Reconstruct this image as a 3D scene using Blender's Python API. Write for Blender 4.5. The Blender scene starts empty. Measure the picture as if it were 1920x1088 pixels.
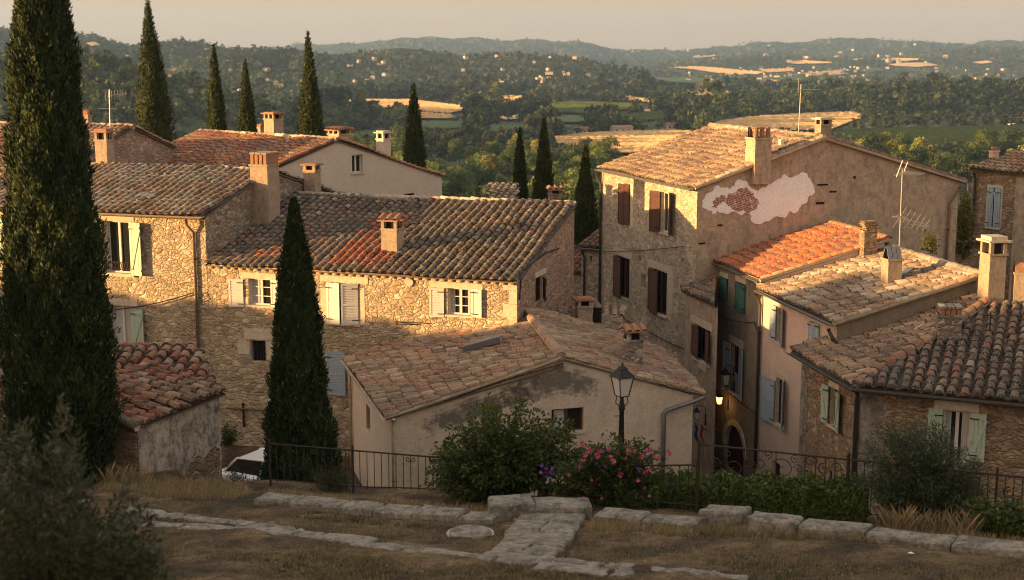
import bpy, math, random
import numpy as np
from mathutils import Vector
R = math.radians
sc = bpy.context.scene
COL = sc.collection
rng = random.Random(7)
nr = np.random.default_rng(11)

# ------------------------------------------------------------------ camera geometry (1920 x 1088 photo pixels)
F = 2500.0
PITCH = math.atan(434 / F)
cp, sp = math.cos(PITCH), math.sin(PITCH)
def A3(*a): return np.array(a, float)
def ray(px, py):
    u = (px - 960) / F; v = (544 - py) / F
    return A3(u, cp + v * sp, -sp + v * cp)
def pt(px, py, Y): d = ray(px, py); return d * (Y / d[1])
def hz(px, py, z): d = ray(px, py); return d * (z / d[2])
def hv(px, py, A, B):
    n = A3(B[1] - A[1], -(B[0] - A[0]), 0); d = ray(px, py); return d * (n @ A / (n @ d))
def hpl(px, py, P, n): d = ray(px, py); return d * ((n @ P) / (n @ d))
def proj(p):
    f = p[1] * cp - p[2] * sp; u = p[1] * sp + p[2] * cp
    return 960 + F * p[0] / f, 544 - F * u / f
def unit(v): v = np.asarray(v, float); return v / np.linalg.norm(v)
def in_poly(x, y, poly):
    c = False; n = len(poly)
    for i in range(n):
        x1, y1 = poly[i]; x2, y2 = poly[i - 1]
        if (y1 > y) != (y2 > y) and x < (x2 - x1) * (y - y1) / (y2 - y1) + x1: c = not c
    return c
Z3 = A3(0, 0, 1)

# ------------------------------------------------------------------ materials
MATS = {}
def new_mat(name):
    m = bpy.data.materials.new(name); m.use_nodes = True
    nt = m.node_tree; b = nt.nodes['Principled BSDF']; b.inputs['Roughness'].default_value = .85
    b.inputs['Specular IOR Level'].default_value = .25
    MATS[name] = m
    return m, nt, b
def nd(nt, t, **k):
    n = nt.nodes.new(t)
    for a, v in k.items():
        if a.startswith('i_'):
            key = a[2:]
            n.inputs[int(key) if key.isdigit() else key.replace('_', ' ')].default_value = v
        else: setattr(n, a, v)
    return n
def coords(nt, scale=(1, 1, 1)):
    tc = nd(nt, 'ShaderNodeTexCoord'); mp = nd(nt, 'ShaderNodeMapping'); mp.inputs['Scale'].default_value = scale
    nt.links.new(tc.outputs['Object'], mp.inputs['Vector']); return mp.outputs[0]
def noise(nt, vec, scale, detail=5, rough=.6, dist=0):
    n = nd(nt, 'ShaderNodeTexNoise'); n.inputs['Scale'].default_value = scale; n.inputs['Detail'].default_value = detail
    n.inputs['Roughness'].default_value = rough; n.inputs['Distortion'].default_value = dist
    nt.links.new(vec, n.inputs['Vector']); return n.outputs['Fac']
def ramp(nt, fac, stops, interp='LINEAR'):
    r = nd(nt, 'ShaderNodeValToRGB'); e = r.color_ramp.elements; r.color_ramp.interpolation = interp
    while len(e) < len(stops): e.new(.5)
    for i, (p, c) in enumerate(stops):
        e[i].position = p
        if not hasattr(c, '__len__'): c = (c, c, c)
        e[i].color = (*c[:3], 1)
    nt.links.new(fac, r.inputs[0]); return r.outputs[0]
def mix(nt, fac, a, b, mode='MIX'):
    m = nd(nt, 'ShaderNodeMix', data_type='RGBA', blend_type=mode)
    for s, v in ((m.inputs['Factor'], fac), (m.inputs['A'], a), (m.inputs['B'], b)):
        if isinstance(v, bpy.types.NodeSocket): nt.links.new(v, s)
        elif hasattr(v, '__len__'): s.default_value = (*v[:3], 1)
        else: s.default_value = v
    return m.outputs['Result']
def math_(nt, op, a, b=None, clamp=False):
    m = nd(nt, 'ShaderNodeMath', operation=op, use_clamp=clamp)
    for s, v in ((m.inputs[0], a), (m.inputs[1], b)):
        if v is None: continue
        if isinstance(v, bpy.types.NodeSocket): nt.links.new(v, s)
        else: s.default_value = v
    return m.outputs[0]
def bump(nt, b, h, dist=.03, strength=1.0):
    n = nd(nt, 'ShaderNodeBump'); n.inputs['Distance'].default_value = dist; n.inputs['Strength'].default_value = strength
    nt.links.new(h, n.inputs['Height']); nt.links.new(n.outputs[0], b.inputs['Normal'])
def attr(nt, name='Col'):
    a = nd(nt, 'ShaderNodeAttribute'); a.attribute_name = name; return a.outputs['Color']

def stone_mat(name, cols, mortar, scale=3.4, zs=1.5, bd=.036, mw=.06, stain=.5):
    m, nt, b = new_mat(name); L = nt.links.new
    v = coords(nt, (1, 1, zs))
    dn = nd(nt, 'ShaderNodeTexNoise'); dn.inputs['Scale'].default_value = 4.2; dn.inputs['Detail'].default_value = 4
    L(v, dn.inputs['Vector'])
    va = nd(nt, 'ShaderNodeVectorMath', operation='MULTIPLY_ADD'); L(dn.outputs['Color'], va.inputs[0]); va.inputs[1].default_value = (.26, .26, .26); L(v, va.inputs[2])
    msk = ramp(nt, noise(nt, v, 1.5, 2, .5), [(.50, 0), (.53, 1)]); C_, D_ = [], []
    for k_ in (1.12, .66):
        vo = nd(nt, 'ShaderNodeTexVoronoi'); vo.inputs['Scale'].default_value = scale * k_; L(va.outputs[0], vo.inputs['Vector']); C_.append(vo.outputs['Color'])
        ve = nd(nt, 'ShaderNodeTexVoronoi', feature='DISTANCE_TO_EDGE'); ve.inputs['Scale'].default_value = scale * k_; L(va.outputs[0], ve.inputs['Vector']); D_.append(ve.outputs['Distance'])
    vcol = mix(nt, msk, *C_); mf = nd(nt, 'ShaderNodeMix', data_type='FLOAT'); L(msk, mf.inputs[0]); L(D_[0], mf.inputs[2]); L(D_[1], mf.inputs[3]); vdist = mf.outputs[0]
    sep = nd(nt, 'ShaderNodeSeparateColor'); L(vcol, sep.inputs[0])
    n = len(cols)
    c = ramp(nt, sep.outputs[0], [(i / (n - 1) if n > 1 else 0, k) for i, k in enumerate(cols)])
    br = ramp(nt, sep.outputs[1], [(0, .72), (1, 1.18)])
    c = mix(nt, 1.0, c, br, 'MULTIPLY')
    fine = noise(nt, v, 22, 6, .7)
    c = mix(nt, 1.0, c, ramp(nt, fine, [(.25, .68), (.75, 1.22)]), 'MULTIPLY')
    mm = math_(nt, 'MULTIPLY', ramp(nt, vdist, [(mw * .35, 1), (mw * 1.4, 0)]), ramp(nt, noise(nt, v, 2.1, 4, .6), [(.35, .25), (.6, 1)]))
    c = mix(nt, mm, c, mortar)
    big = noise(nt, v, .55, 5, .65)
    c = mix(nt, stain, c, mix(nt, 1.0, c, ramp(nt, big, [(.3, (.62, .58, .55)), (.68, (1.15, 1.12, 1.06))]), 'MULTIPLY'))
    L(c, b.inputs['Base Color'])
    h = ramp(nt, vdist, [(0, 0), (mw * 1.1, .45), (mw * 3.2, .9), (.5, 1)])
    h = math_(nt, 'ADD', h, math_(nt, 'MULTIPLY', fine, .55))
    h = math_(nt, 'ADD', h, math_(nt, 'MULTIPLY', sep.outputs[2], .45))
    bump(nt, b, h, bd); return m
def stucco_mat(name, c1, c2, dark, amount=.5, scale=1.0, bd=.012, hi=None):
    m, nt, b = new_mat(name)
    v = coords(nt)
    n1 = noise(nt, v, 1.1 * scale, 8, .68, .4); n2 = noise(nt, v, 14, 6, .7); n3 = noise(nt, coords(nt, (1, 1, .35)), 2.3 * scale, 7, .7)
    c = mix(nt, ramp(nt, n1, [(.32, 0), (.68, 1)]), c1, c2)
    c = mix(nt, math_(nt, 'MULTIPLY', ramp(nt, n3, [(.5, 0), (.68, 1)]), amount), c, dark)
    c = mix(nt, math_(nt, 'MULTIPLY', ramp(nt, noise(nt, v, 5.5 * scale, 6, .75, .6), [(.5, 0), (.66, 1)]), amount * .75), c, dark)
    c = mix(nt, math_(nt, 'MULTIPLY', ramp(nt, noise(nt, v, 1.9 * scale ** .3, 10, .78, .9), [(.47, 0), (.62, 1)]), amount * .8), c, dark)
    if hi: c = mix(nt, ramp(nt, noise(nt, v, 2.7, 6, .7), [(.62, 0), (.72, .6)]), c, hi)
    c = mix(nt, 1.0, c, ramp(nt, n2, [(.25, .78), (.75, 1.16)]), 'MULTIPLY')
    nt.links.new(c, b.inputs['Base Color'])
    bump(nt, b, math_(nt, 'ADD', n2, math_(nt, 'MULTIPLY', n1, 2.0)), bd); return m
def plain_mat(name, col, rough=.6, metal=0, wear=.25, scale=9, bd=0, spec=.3):
    m, nt, b = new_mat(name); v = coords(nt); n = noise(nt, v, scale, 5, .65)
    c = mix(nt, 1.0, col, ramp(nt, n, [(.25, 1 - wear), (.75, 1 + wear * .6)]), 'MULTIPLY')
    nt.links.new(c, b.inputs['Base Color']); b.inputs['Roughness'].default_value = rough; b.inputs['Metallic'].default_value = metal
    b.inputs['Specular IOR Level'].default_value = spec
    if bd: bump(nt, b, n, bd)
    return m
def tile_mat():
    m, nt, b = new_mat('clay_tile'); v = coords(nt)
    n1 = noise(nt, v, 4.5, 7, .72); n2 = noise(nt, v, 19, 5, .75); n3 = noise(nt, v, 9, 4, .6)
    c = attr(nt)
    c = mix(nt, ramp(nt, n1, [(.53, 0), (.62, .8)]), c, (.085, .070, .055))
    c = mix(nt, ramp(nt, n2, [(.54, 0), (.62, .75)]), c, (.44, .38, .28))
    c = mix(nt, ramp(nt, noise(nt, v, .75, 5, .65), [(.50, 0), (.60, .30)]), c, (.13, .108, .085))
    c = mix(nt, 1.0, c, ramp(nt, n3, [(.25, .65), (.75, 1.25)]), 'MULTIPLY')
    nt.links.new(c, b.inputs['Base Color']); b.inputs['Roughness'].default_value = .9
    bump(nt, b, math_(nt, 'ADD', n2, n1), .02); return m
def leaf_mat(name, trans=.25, var=.35, rough=.6):
    m, nt, b = new_mat(name); L = nt.links.new
    oi = nd(nt, 'ShaderNodeObjectInfo')
    c = mix(nt, 1.0, attr(nt), ramp(nt, oi.outputs['Random'], [(0, (1 - var, 1 - var, 1 - var)), (1, (1 + var * 1.2, 1 + var, 1))]), 'MULTIPLY')
    L(c, b.inputs['Base Color']); b.inputs['Roughness'].default_value = rough; b.inputs['Specular IOR Level'].default_value = .2
    t = nd(nt, 'ShaderNodeBsdfTranslucent'); L(c, t.inputs['Color'])
    ms = nd(nt, 'ShaderNodeMixShader'); ms.inputs[0].default_value = trans
    L(b.outputs[0], ms.inputs[1]); L(t.outputs[0], ms.inputs[2]); L(ms.outputs[0], nt.nodes['Material Output'].inputs['Surface'])
    return m
def attr_mat(name, rough=.9, fine=0, lo=.7, hi=1.25, bd=0, fine2=None):
    m, nt, b = new_mat(name); c = attr(nt)
    if fine:
        v = coords(nt); n = noise(nt, v, fine, 8, .72)
        c = mix(nt, 1.0, c, ramp(nt, n, [(.3, lo), (.7, hi)]), 'MULTIPLY')
        if fine2:
            n2 = noise(nt, v, fine2, 5, .7); c = mix(nt, 1.0, c, ramp(nt, n2, [(.3, lo), (.7, hi)]), 'MULTIPLY')
        if bd: bump(nt, b, n, bd)
    nt.links.new(c, b.inputs['Base Color']); b.inputs['Roughness'].default_value = rough; b.inputs['Specular IOR Level'].default_value = .15
    return m

M = {}
M['stone'] = stone_mat('golden_rubble', [(.36, .26, .16), (.50, .39, .26), (.58, .48, .34), (.44, .31, .18), (.62, .54, .40)], (.48, .375, .25), 5.0, 1.65, .045)
M['stone_grey'] = stone_mat('grey_rubble', [(.30, .24, .18), (.42, .35, .27), (.22, .18, .14), (.50, .43, .34)], (.22, .18, .14), 4.2, 1.5, .045, .07)
M['stone_pale'] = stone_mat('pale_rubble', [(.46, .37, .27), (.60, .51, .39), (.38, .29, .2), (.66, .58, .46), (.48, .33, .22)], (.50, .42, .31), 5.2, 1.7, .038, .055)
M['stone_pink'] = stone_mat('pink_rubble', [(.40, .28, .21), (.47, .34, .26), (.36, .24, .18), (.50, .39, .31)], (.32, .22, .16), 4.0, 1.7, .045, .05)
M['stone_brown'] = stone_mat('brown_rubble', [(.29, .20, .12), (.40, .29, .19), (.22, .15, .095), (.47, .37, .26)], (.27, .19, .12), 4.8, 1.7, .045, .06)
M['ashlar'] = plain_mat('dressed_limestone', (.52, .44, .32), .9, 0, .3, 6, .01)
M['lime'] = stucco_mat('weathered_limestone', (.40, .36, .29), (.29, .26, .205), (.08, .072, .058), .9, 1.8, .07, (.54, .50, .42))
M['cream'] = stucco_mat('cream_render', (.60, .51, .41), (.54, .45, .35), (.44, .36, .28), .3)
M['front'] = stucco_mat('front_render', (.60, .485, .36), (.52, .41, .30), (.34, .275, .21), .4)
M['brown'] = stucco_mat('brown_render', (.52, .385, .265), (.43, .315, .215), (.20, .16, .125), .75, 1.5, .03, (.56, .44, .32))
M['tan'] = stucco_mat('tan_render', (.30, .235, .165), (.24, .185, .13), (.15, .12, .09), .5, 1.5, .025, (.40, .34, .25))
M['pink'] = stucco_mat('pink_render', (.64, .48, .38), (.58, .42, .33), (.44, .33, .25), .3)
M['shed'] = stucco_mat('shed_render', (.56, .49, .40), (.44, .37, .29), (.075, .07, .065), .95, 1.1, .03, (.34, .23, .15))
M['chim'] = stucco_mat('chimney_render', (.42, .32, .22), (.33, .25, .17), (.16, .13, .10), .55, 2.5, .02)
M['plaster'] = stucco_mat('bare_plaster', (.86, .84, .81), (.81, .78, .74), (.62, .56, .5), .12, 1.4, .02)
M['tile'] = tile_mat()
M['under'] = plain_mat('roof_underside', (.14, .10, .07), .9)
M['wood_brown'] = plain_mat('dark_brown_wood', (.085, .034, .022), .7, 0, .35)
M['wood_white'] = plain_mat('off_white_wood', (.58, .53, .46), .6, 0, .15)
M['wood_blue'] = plain_mat('blue_grey_wood', (.30, .35, .38), .65, 0, .2)
M['wood_green'] = plain_mat('pale_green_wood', (.36, .43, .33), .65, 0, .2)
M['wood_teal'] = plain_mat('dark_green_wood', (.045, .12, .09), .65, 0, .25)
M['wood_door'] = plain_mat('old_door_wood', (.06, .035, .025), .7)
M['iron'] = plain_mat('black_iron', (.022, .02, .019), .55, .3, .3)
M['rust'] = plain_mat('rusty_iron', (.035, .026, .021), .8, .2, .4)
M['zinc'] = plain_mat('zinc_sheet', (.20, .20, .20), .5, .6, .3)
M['pipe'] = plain_mat('brown_pipe', (.19, .135, .09), .6, .1, .3)
M['pipe_d'] = plain_mat('dark_pipe', (.065, .065, .065), .6, .2, .3)
M['alu'] = plain_mat('dull_aluminium', (.45, .42, .38), .45, .7, .2)
M['cable'] = plain_mat('black_cable', (.02, .018, .016), .7)
M['curtain'] = plain_mat('pale_curtain', (.42, .40, .37), .9, 0, .15, 3)
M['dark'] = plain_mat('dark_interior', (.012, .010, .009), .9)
M['clay'] = plain_mat('red_clay', (.30, .15, .085), .9, 0, .35, 7, .01)
M['mortar'] = plain_mat('lime_mortar', (.50, .41, .30), .95, 0, .35, 5, .02)
M['car'] = plain_mat('white_car_paint', (.70, .70, .70), .25, 0, .04, 3, 0, .5)
M['tyre'] = plain_mat('black_rubber', (.02, .02, .02), .8)
m, nt, b = new_mat('window_glass'); b.inputs['Base Color'].default_value = (.018, .017, .016, 1); b.inputs['Roughness'].default_value = .08; b.inputs['Specular IOR Level'].default_value = .5; M['glass'] = m
m, nt, b = new_mat('frosted_glass'); b.inputs['Base Color'].default_value = (.50, .47, .42, 1); b.inputs['Roughness'].default_value = .35; M['frost'] = m
m, nt, b = new_mat('lit_glass'); b.inputs['Base Color'].default_value = (.8, .5, .2, 1); b.inputs['Emission Color'].default_value = (1, .55, .16, 1); b.inputs['Emission Strength'].default_value = 1.5; M['lit'] = m
m, nt, b = new_mat('bare_brick'); v = coords(nt); bt = nd(nt, 'ShaderNodeTexBrick')
mp = nd(nt, 'ShaderNodeMapping'); mp.inputs['Rotation'].default_value = (R(90), 0, R(18)); tc = nd(nt, 'ShaderNodeTexCoord'); nt.links.new(tc.outputs['Object'], mp.inputs[0]); nt.links.new(mp.outputs[0], bt.inputs['Vector'])
bt.inputs['Scale'].default_value = 1; bt.inputs['Brick Width'].default_value = .24; bt.inputs['Row Height'].default_value = .085; bt.inputs['Mortar Size'].default_value = .012
bt.inputs['Color1'].default_value = (.30, .10, .06, 1); bt.inputs['Color2'].default_value = (.20, .07, .045, 1); bt.inputs['Mortar'].default_value = (.45, .37, .31, 1)
nt.links.new(mix(nt, ramp(nt, noise(nt, v, 6.5, 6, .8), [(.53, 0), (.60, .9)]), bt.outputs[0], (.60, .52, .45)), b.inputs['Base Color']); M['brick'] = m
M['leaf'] = leaf_mat('foliage', .32, .38)
M['cyp'] = leaf_mat('cypress_foliage', .12, .0, .7)
M['olive'] = leaf_mat('olive_foliage', .15, 0, .5)
M['petal'] = leaf_mat('petals', .3, 0, .6)
M['straw'] = leaf_mat('dry_straw', .25, 0, .8)
M['bark'] = plain_mat('bark', (.09, .065, .045), .95, 0, .4, 8, .02)
M['ground'] = attr_mat('dry_earth', .95, 3.1, .3, 1.7, .08, 26)
M['terrain'] = attr_mat('valley_ground', .95, .02, .55, 1.4, 0, .11)
M['field'] = attr_mat('field_crop', .95, .03, .85, 1.12, 0, .5)

# ------------------------------------------------------------------ mesh builder
def root_loc(o):
    while o is not None:
        if o.parent is None: return A3(*o.location)
        o = o.parent
    return A3(0, 0, 0)
class MB:
    def __init__(s): s.v = []; s.f = []; s.m = []; s.c = []; s.col = (.5, .5, .5)
    def poly(s, pts, m=0, col=None):
        i = len(s.v); s.v.extend([tuple(p) for p in pts]); s.f.append(tuple(range(i, i + len(pts)))); s.m.append(m); s.c.append(col or s.col)
    def obox(s, o, a, b, c, m=0, col=None):
        """box from corner o along edge vectors a, b, c"""
        o, a, b, c = (np.asarray(x, float) for x in (o, a, b, c))
        p = [o, o + a, o + a + b, o + b, o + c, o + a + c, o + a + b + c, o + b + c]
        i = len(s.v); s.v.extend([tuple(x) for x in p])
        for q in ((0, 3, 2, 1), (4, 5, 6, 7), (0, 1, 5, 4), (1, 2, 6, 5), (2, 3, 7, 6), (3, 0, 4, 7)):
            s.f.append(tuple(i + k for k in q)); s.m.append(m); s.c.append(col or s.col)
    def cbox(s, c, u, v, w, m=0, col=None):
        u, v, w = (np.asarray(x, float) for x in (u, v, w)); s.obox(np.asarray(c) - (u + v + w) / 2, u, v, w, m, col)
    def tube(s, pts, r, n=6, m=0, col=None, caps=True):
        pts = [np.asarray(p, float) for p in pts]; k = len(pts); rs = r if hasattr(r, '__len__') else [r] * k
        i0 = len(s.v); prev = None
        for j, p in enumerate(pts):
            d = unit((pts[min(j + 1, k - 1)] - pts[max(j - 1, 0)]) + 1e-9)
            a = np.cross(d, Z3 if abs(d[2]) < .9 else A3(1, 0, 0)); a = unit(a); b = np.cross(d, a)
            if prev is not None and a @ prev < 0: a = -a; b = -b
            prev = a
            for q in range(n):
                t = 2 * math.pi * q / n; s.v.append(tuple(p + rs[j] * (a * math.cos(t) + b * math.sin(t))))
        for j in range(k - 1):
            for q in range(n):
                s.f.append((i0 + j * n + q, i0 + j * n + (q + 1) % n, i0 + (j + 1) * n + (q + 1) % n, i0 + (j + 1) * n + q)); s.m.append(m); s.c.append(col or s.col)
        if caps:
            s.f.append(tuple(i0 + q for q in range(n))); s.m.append(m); s.c.append(col or s.col)
            s.f.append(tuple(i0 + (k - 1) * n + q for q in range(n))); s.m.append(m); s.c.append(col or s.col)
    def barrel(s, p0, p1, up, r0, r1, m=0, col=None, seg=5, flat=.85, cap=False):
        """half round tile from p0 (radius r0) to p1 (radius r1)"""
        d = unit(p1 - p0); a = unit(np.cross(d, up)); u = np.cross(a, d); i = len(s.v)
        for p, r in ((p0, r0), (p1, r1)):
            for q in range(seg + 1):
                t = math.pi * q / seg; s.v.append(tuple(p + a * r * math.cos(t) + u * r * flat * math.sin(t)))
        for q in range(seg):
            s.f.append((i + seg + 1 + q, i + seg + 2 + q, i + q + 1, i + q)); s.m.append(m); s.c.append(col or s.col)
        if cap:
            s.f.append(tuple(range(i, i + seg + 1))); s.m.append(m); s.c.append((.05, .035, .025))  # near-black end face, painted shade of the hollow tile
    def build(s, name, mats, parent=None, smooth=False):
        me = bpy.data.meshes.new(name); L = root_loc(parent)
        v = np.array(s.v, float) - L
        me.from_pydata([tuple(x) for x in v], [], s.f)
        if not isinstance(mats, (list, tuple)): mats = [mats]
        for q in mats: me.materials.append(M[q] if isinstance(q, str) else q)
        me.polygons.foreach_set('material_index', s.m)
        at = me.color_attributes.new('Col', 'FLOAT_COLOR', 'CORNER')
        cnt = [len(f) for f in s.f]
        cc = np.repeat(np.array([(*c[:3], 1) for c in s.c], np.float32), cnt, axis=0)
        at.data.foreach_set('color', cc.ravel())
        if smooth: me.polygons.foreach_set('use_smooth', [True] * len(me.polygons))
        me.update()
        o = bpy.data.objects.new(name, me); COL.objects.link(o)
        if parent is not None: o.parent = parent
        return o
def np_mesh(name, verts, quads, cols, mats, parent=None, midx=None, k=4, smooth=False):
    """verts (n,3), quads (m,k), cols (m,3)"""
    me = bpy.data.meshes.new(name); n = len(verts); mq = len(quads)
    me.vertices.add(n); me.vertices.foreach_set('co', (np.asarray(verts, np.float32) - root_loc(parent).astype(np.float32)).ravel())
    me.loops.add(mq * k); me.loops.foreach_set('vertex_index', np.asarray(quads, np.int32).ravel())
    me.polygons.add(mq); me.polygons.foreach_set('loop_start', np.arange(0, mq * k, k, dtype=np.int32))
    if not isinstance(mats, (list, tuple)): mats = [mats]
    for q in mats: me.materials.append(M[q] if isinstance(q, str) else q)
    if midx is not None: me.polygons.foreach_set('material_index', np.asarray(midx, np.int32))
    at = me.color_attributes.new('Col', 'FLOAT_COLOR', 'CORNER')
    c4 = np.ones((mq, 4), np.float32); c4[:, :3] = cols
    at.data.foreach_set('color', np.repeat(c4, k, axis=0).ravel())
    if smooth: me.polygons.foreach_set('use_smooth', [True] * mq)
    me.update(calc_edges=True); me.validate()
    o = bpy.data.objects.new(name, me); COL.objects.link(o)
    if parent is not None: o.parent = parent
    return o
def tag(o, label=None, cat=None, group=None, kind=None):
    if label: o['label'] = label
    if cat: o['category'] = cat
    if group: o['group'] = group
    if kind: o['kind'] = kind
    return o
def thing(name, label, cat, loc, group=None):
    o = bpy.data.objects.new(name, None); COL.objects.link(o); o.location = [float(x) for x in loc]; o.empty_display_size = .2
    return tag(o, label, cat, group)

# ------------------------------------------------------------------ walls, windows, shutters
class Wall:
    def __init__(s, A, B):
        s.A = A3(A[0], A[1], 0); s.B = A3(B[0], B[1], 0); s.L = float(np.linalg.norm(s.B - s.A)); s.u = (s.B - s.A) / s.L
        s.n = A3(s.u[1], -s.u[0], 0); s.holes = []
    def P(s, t, z, out=0): return s.A + s.u * t + s.n * out + Z3 * z
    def px(s, px, py):
        q = hv(px, py, s.A, s.B); return float((q - s.A) @ s.u), float(q[2])
    def rect(s, x0, y0, x1, y1):
        ym, xm = (y0 + y1) / 2, (x0 + x1) / 2
        return s.px(x0, ym)[0], s.px(x1, ym)[0], s.px(xm, y1)[1], s.px(xm, y0)[1]
    def build(s, mb, zb, tops, m=0, mrev=0, depth=.22):
        ts = sorted(set([0, s.L] + [t for t, z in tops if 0 <= t <= s.L] + [x for h in s.holes for x in h[:2]]))
        T = sorted(tops)
        def top(t): return float(np.interp(t, [a for a, _ in T], [z for _, z in T]))
        for a, b in zip(ts[:-1], ts[1:]):
            if b - a < 1e-5: continue
            mid = (a + b) / 2; hs = sorted([h for h in s.holes if h[0] < mid < h[1]], key=lambda h: h[2]); z = zb
            for h in hs:
                mb.poly([s.P(a, z), s.P(b, z), s.P(b, h[2]), s.P(a, h[2])], m); z = h[3]
            mb.poly([s.P(a, z), s.P(b, z), s.P(b, top(b)), s.P(a, top(a))], m)
        for (a, b, z0, z1) in s.holes:
            d = -depth
            mb.poly([s.P(a, z0), s.P(a, z1), s.P(a, z1, d), s.P(a, z0, d)], mrev); mb.poly([s.P(b, z1), s.P(b, z0), s.P(b, z0, d), s.P(b, z1, d)], mrev)
            mb.poly([s.P(a, z0), s.P(a, z0, d), s.P(b, z0, d), s.P(b, z0)], mrev); mb.poly([s.P(a, z1), s.P(b, z1), s.P(b, z1, d), s.P(a, z1, d)], mrev)
    def block(s, mb, r, out0, out1, m=0, col=None):
        a, b, z0, z1 = r; mb.obox(s.P(a, z0, out0), s.u * (b - a), s.n * (out1 - out0), Z3 * (z1 - z0), m, col)

def window(root, W, r, frame='wood_white', leaves=2, rows=3, curtain=None, depth=.2, sill=True, pane='glass'):
    a, b, z0, z1 = r; fb = MB(); t = .055; d0, d1 = -depth + .015, -depth + .07
    for q in ((a, a + t, z0, z1), (b - t, b, z0, z1), (a + t, b - t, z0, z0 + t), (a + t, b - t, z1 - t, z1)): W.block(fb, q, d0, d1)
    for i in range(1, leaves):
        x = a + (b - a) * i / leaves; W.block(fb, (x - .045, x + .045, z0 + t, z1 - t), d0, d1 - .004)
    for j in range(1, rows):
        z = z0 + (z1 - z0) * j / rows
        for i in range(leaves):
            x0 = a + (b - a) * i / leaves + (.046 if i else t); x1 = a + (b - a) * (i + 1) / leaves - (.046 if i < leaves - 1 else t)
            W.block(fb, (x0, x1, z - .014, z + .014), d0 + .01, d1 - .012)
    f = fb.build('window', frame, root)
    p = MB(); p.poly([W.P(a, z0, -depth + .012), W.P(b, z0, -depth + .012), W.P(b, z1, -depth + .012), W.P(a, z1, -depth + .012)]); p.build('pane', pane, f)
    if curtain:
        c = MB()
        for x0, x1 in curtain:
            xa, xb = a + (b - a) * x0, a + (b - a) * x1; n = 8
            for i in range(n):
                o0, o1 = (.016 + .010 * (i % 2)), (.016 + .010 * ((i + 1) % 2))
                c.poly([W.P(xa + (xb - xa) * i / n, z0 + .02, -depth + o0), W.P(xa + (xb - xa) * (i + 1) / n, z0 + .02, -depth + o1), W.P(xa + (xb - xa) * (i + 1) / n, z1 - .02, -depth + o1), W.P(xa + (xb - xa) * i / n, z1 - .02, -depth + o0)])
        c.build('curtain', 'curtain', f)
    if sill:
        s = MB(); W.block(s, (a - .08, b + .08, z0 - .07, z0 - .002), -depth + .02, .07); s.build('sill', 'ashlar', f)
    return f
def shutter(root, W, r, mat, kind='louver', out=.03, swing=0, hinge=0, label=None):
    """panel over wall rect r; swings out by `swing` degrees about its left (0) or right (1) edge"""
    a, b, z0, z1 = r; w = b - a; th = .035; mb = MB(); sw = R(swing)
    if hinge == 0: o = W.P(a, z0, out); du = W.u * math.cos(sw) + W.n * math.sin(sw)
    else: o = W.P(b, z0, out); du = -W.u * math.cos(sw) + W.n * math.sin(sw)
    dn = np.cross(du, Z3); dn = dn if dn @ W.n >= 0 or swing > 80 else -dn
    h = z1 - z0; fw = min(.07, w * .18)
    def bl(x0, x1, y0, y1, t0, t1, m=0): mb.obox(o + du * x0 + Z3 * y0 + dn * t0, du * (x1 - x0), Z3 * (y1 - y0), dn * (t1 - t0), m)
    if kind == 'louver':
        bl(0, fw, 0, h, 0, th); bl(w - fw, w, 0, h, 0, th)
        rails = [0, h * .46, h - fw] if h > 1.1 else [0, h - fw]
        for y in rails: bl(fw, w - fw, y, y + fw, .001, th - .001)
        for y0, y1 in zip(rails[:-1], rails[1:]):
            y0 += fw; n = max(4, int((y1 - y0) / .055)); st = (y1 - y0) / n
            for i in range(n):
                yy = y0 + st * i
                p = [o + du * fw + Z3 * yy + dn * (th - .003), o + du * (w - fw) + Z3 * yy + dn * (th - .003), o + du * (w - fw) + Z3 * (yy + st * .98) + dn * .003, o + du * fw + Z3 * (yy + st * .98) + dn * .003]
                mb.poly(p); mb.poly([p[0] - Z3 * .008, p[1] - Z3 * .008, p[1], p[0]])
    else:
        n = 4
        for i in range(n): bl(w * i / n + .003, w * (i + 1) / n - .003, 0, h, 0, th - .004 * (i % 2))
        for y in (h * .08, h * .88): bl(.01, w - .01, y, y + .09, th, th + .025)
        p0 = o + du * .05 + Z3 * (h * .08 + .09) + dn * th; p1 = o + du * (w - .05) + Z3 * (h * .88) + dn * th; v = p1 - p0
        mb.obox(p0, v, du * .09, dn * .022)
    s = mb.build('shutter', mat, root)
    hb = MB()
    for y in (.12, .88):
        q = o + Z3 * h * y + dn * (th + .028); hb.cbox(q + du * .1, du * .24, Z3 * .035, dn * .008)
    hb.build('hinge', 'iron', s)
    if label: s['label'] = label
    return s
def lintel(root, W, r, out=.035, name='lintel', mat='ashlar'):
    mb = MB(); W.block(mb, r, -.03, out); return mb.build(name, mat, root)
def surround(root, W, r, w=.14, out=.02, mat='ashlar'):
    a, b, z0, z1 = r; mb = MB()
    W.block(mb, (a - w, a, z0, z1 + w), -.02, out); W.block(mb, (b, b + w, z0, z1 + w), -.02, out); W.block(mb, (a, b, z1, z1 + w), -.02, out - .003)
    return mb.build('window_surround', mat, root)
def pipe(root, pts, r=.05, mat='pipe', name='drainpipe'):
    mb = MB(); mb.tube(pts, r, 8); o = mb.build(name, mat, root, True)
    seg = np.asarray(pts[-1]) - np.asarray(pts[-2]); n = max(1, int(np.linalg.norm(seg) / 1.6))
    for i in range(n):
        c = MB(); q = np.asarray(pts[-2]) + seg * (i + .5) / n; c.tube([q - unit(seg) * .03, q + unit(seg) * .03], r * 1.25, 8); c.build('pipe_clip', mat, o, True)
    return o
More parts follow.
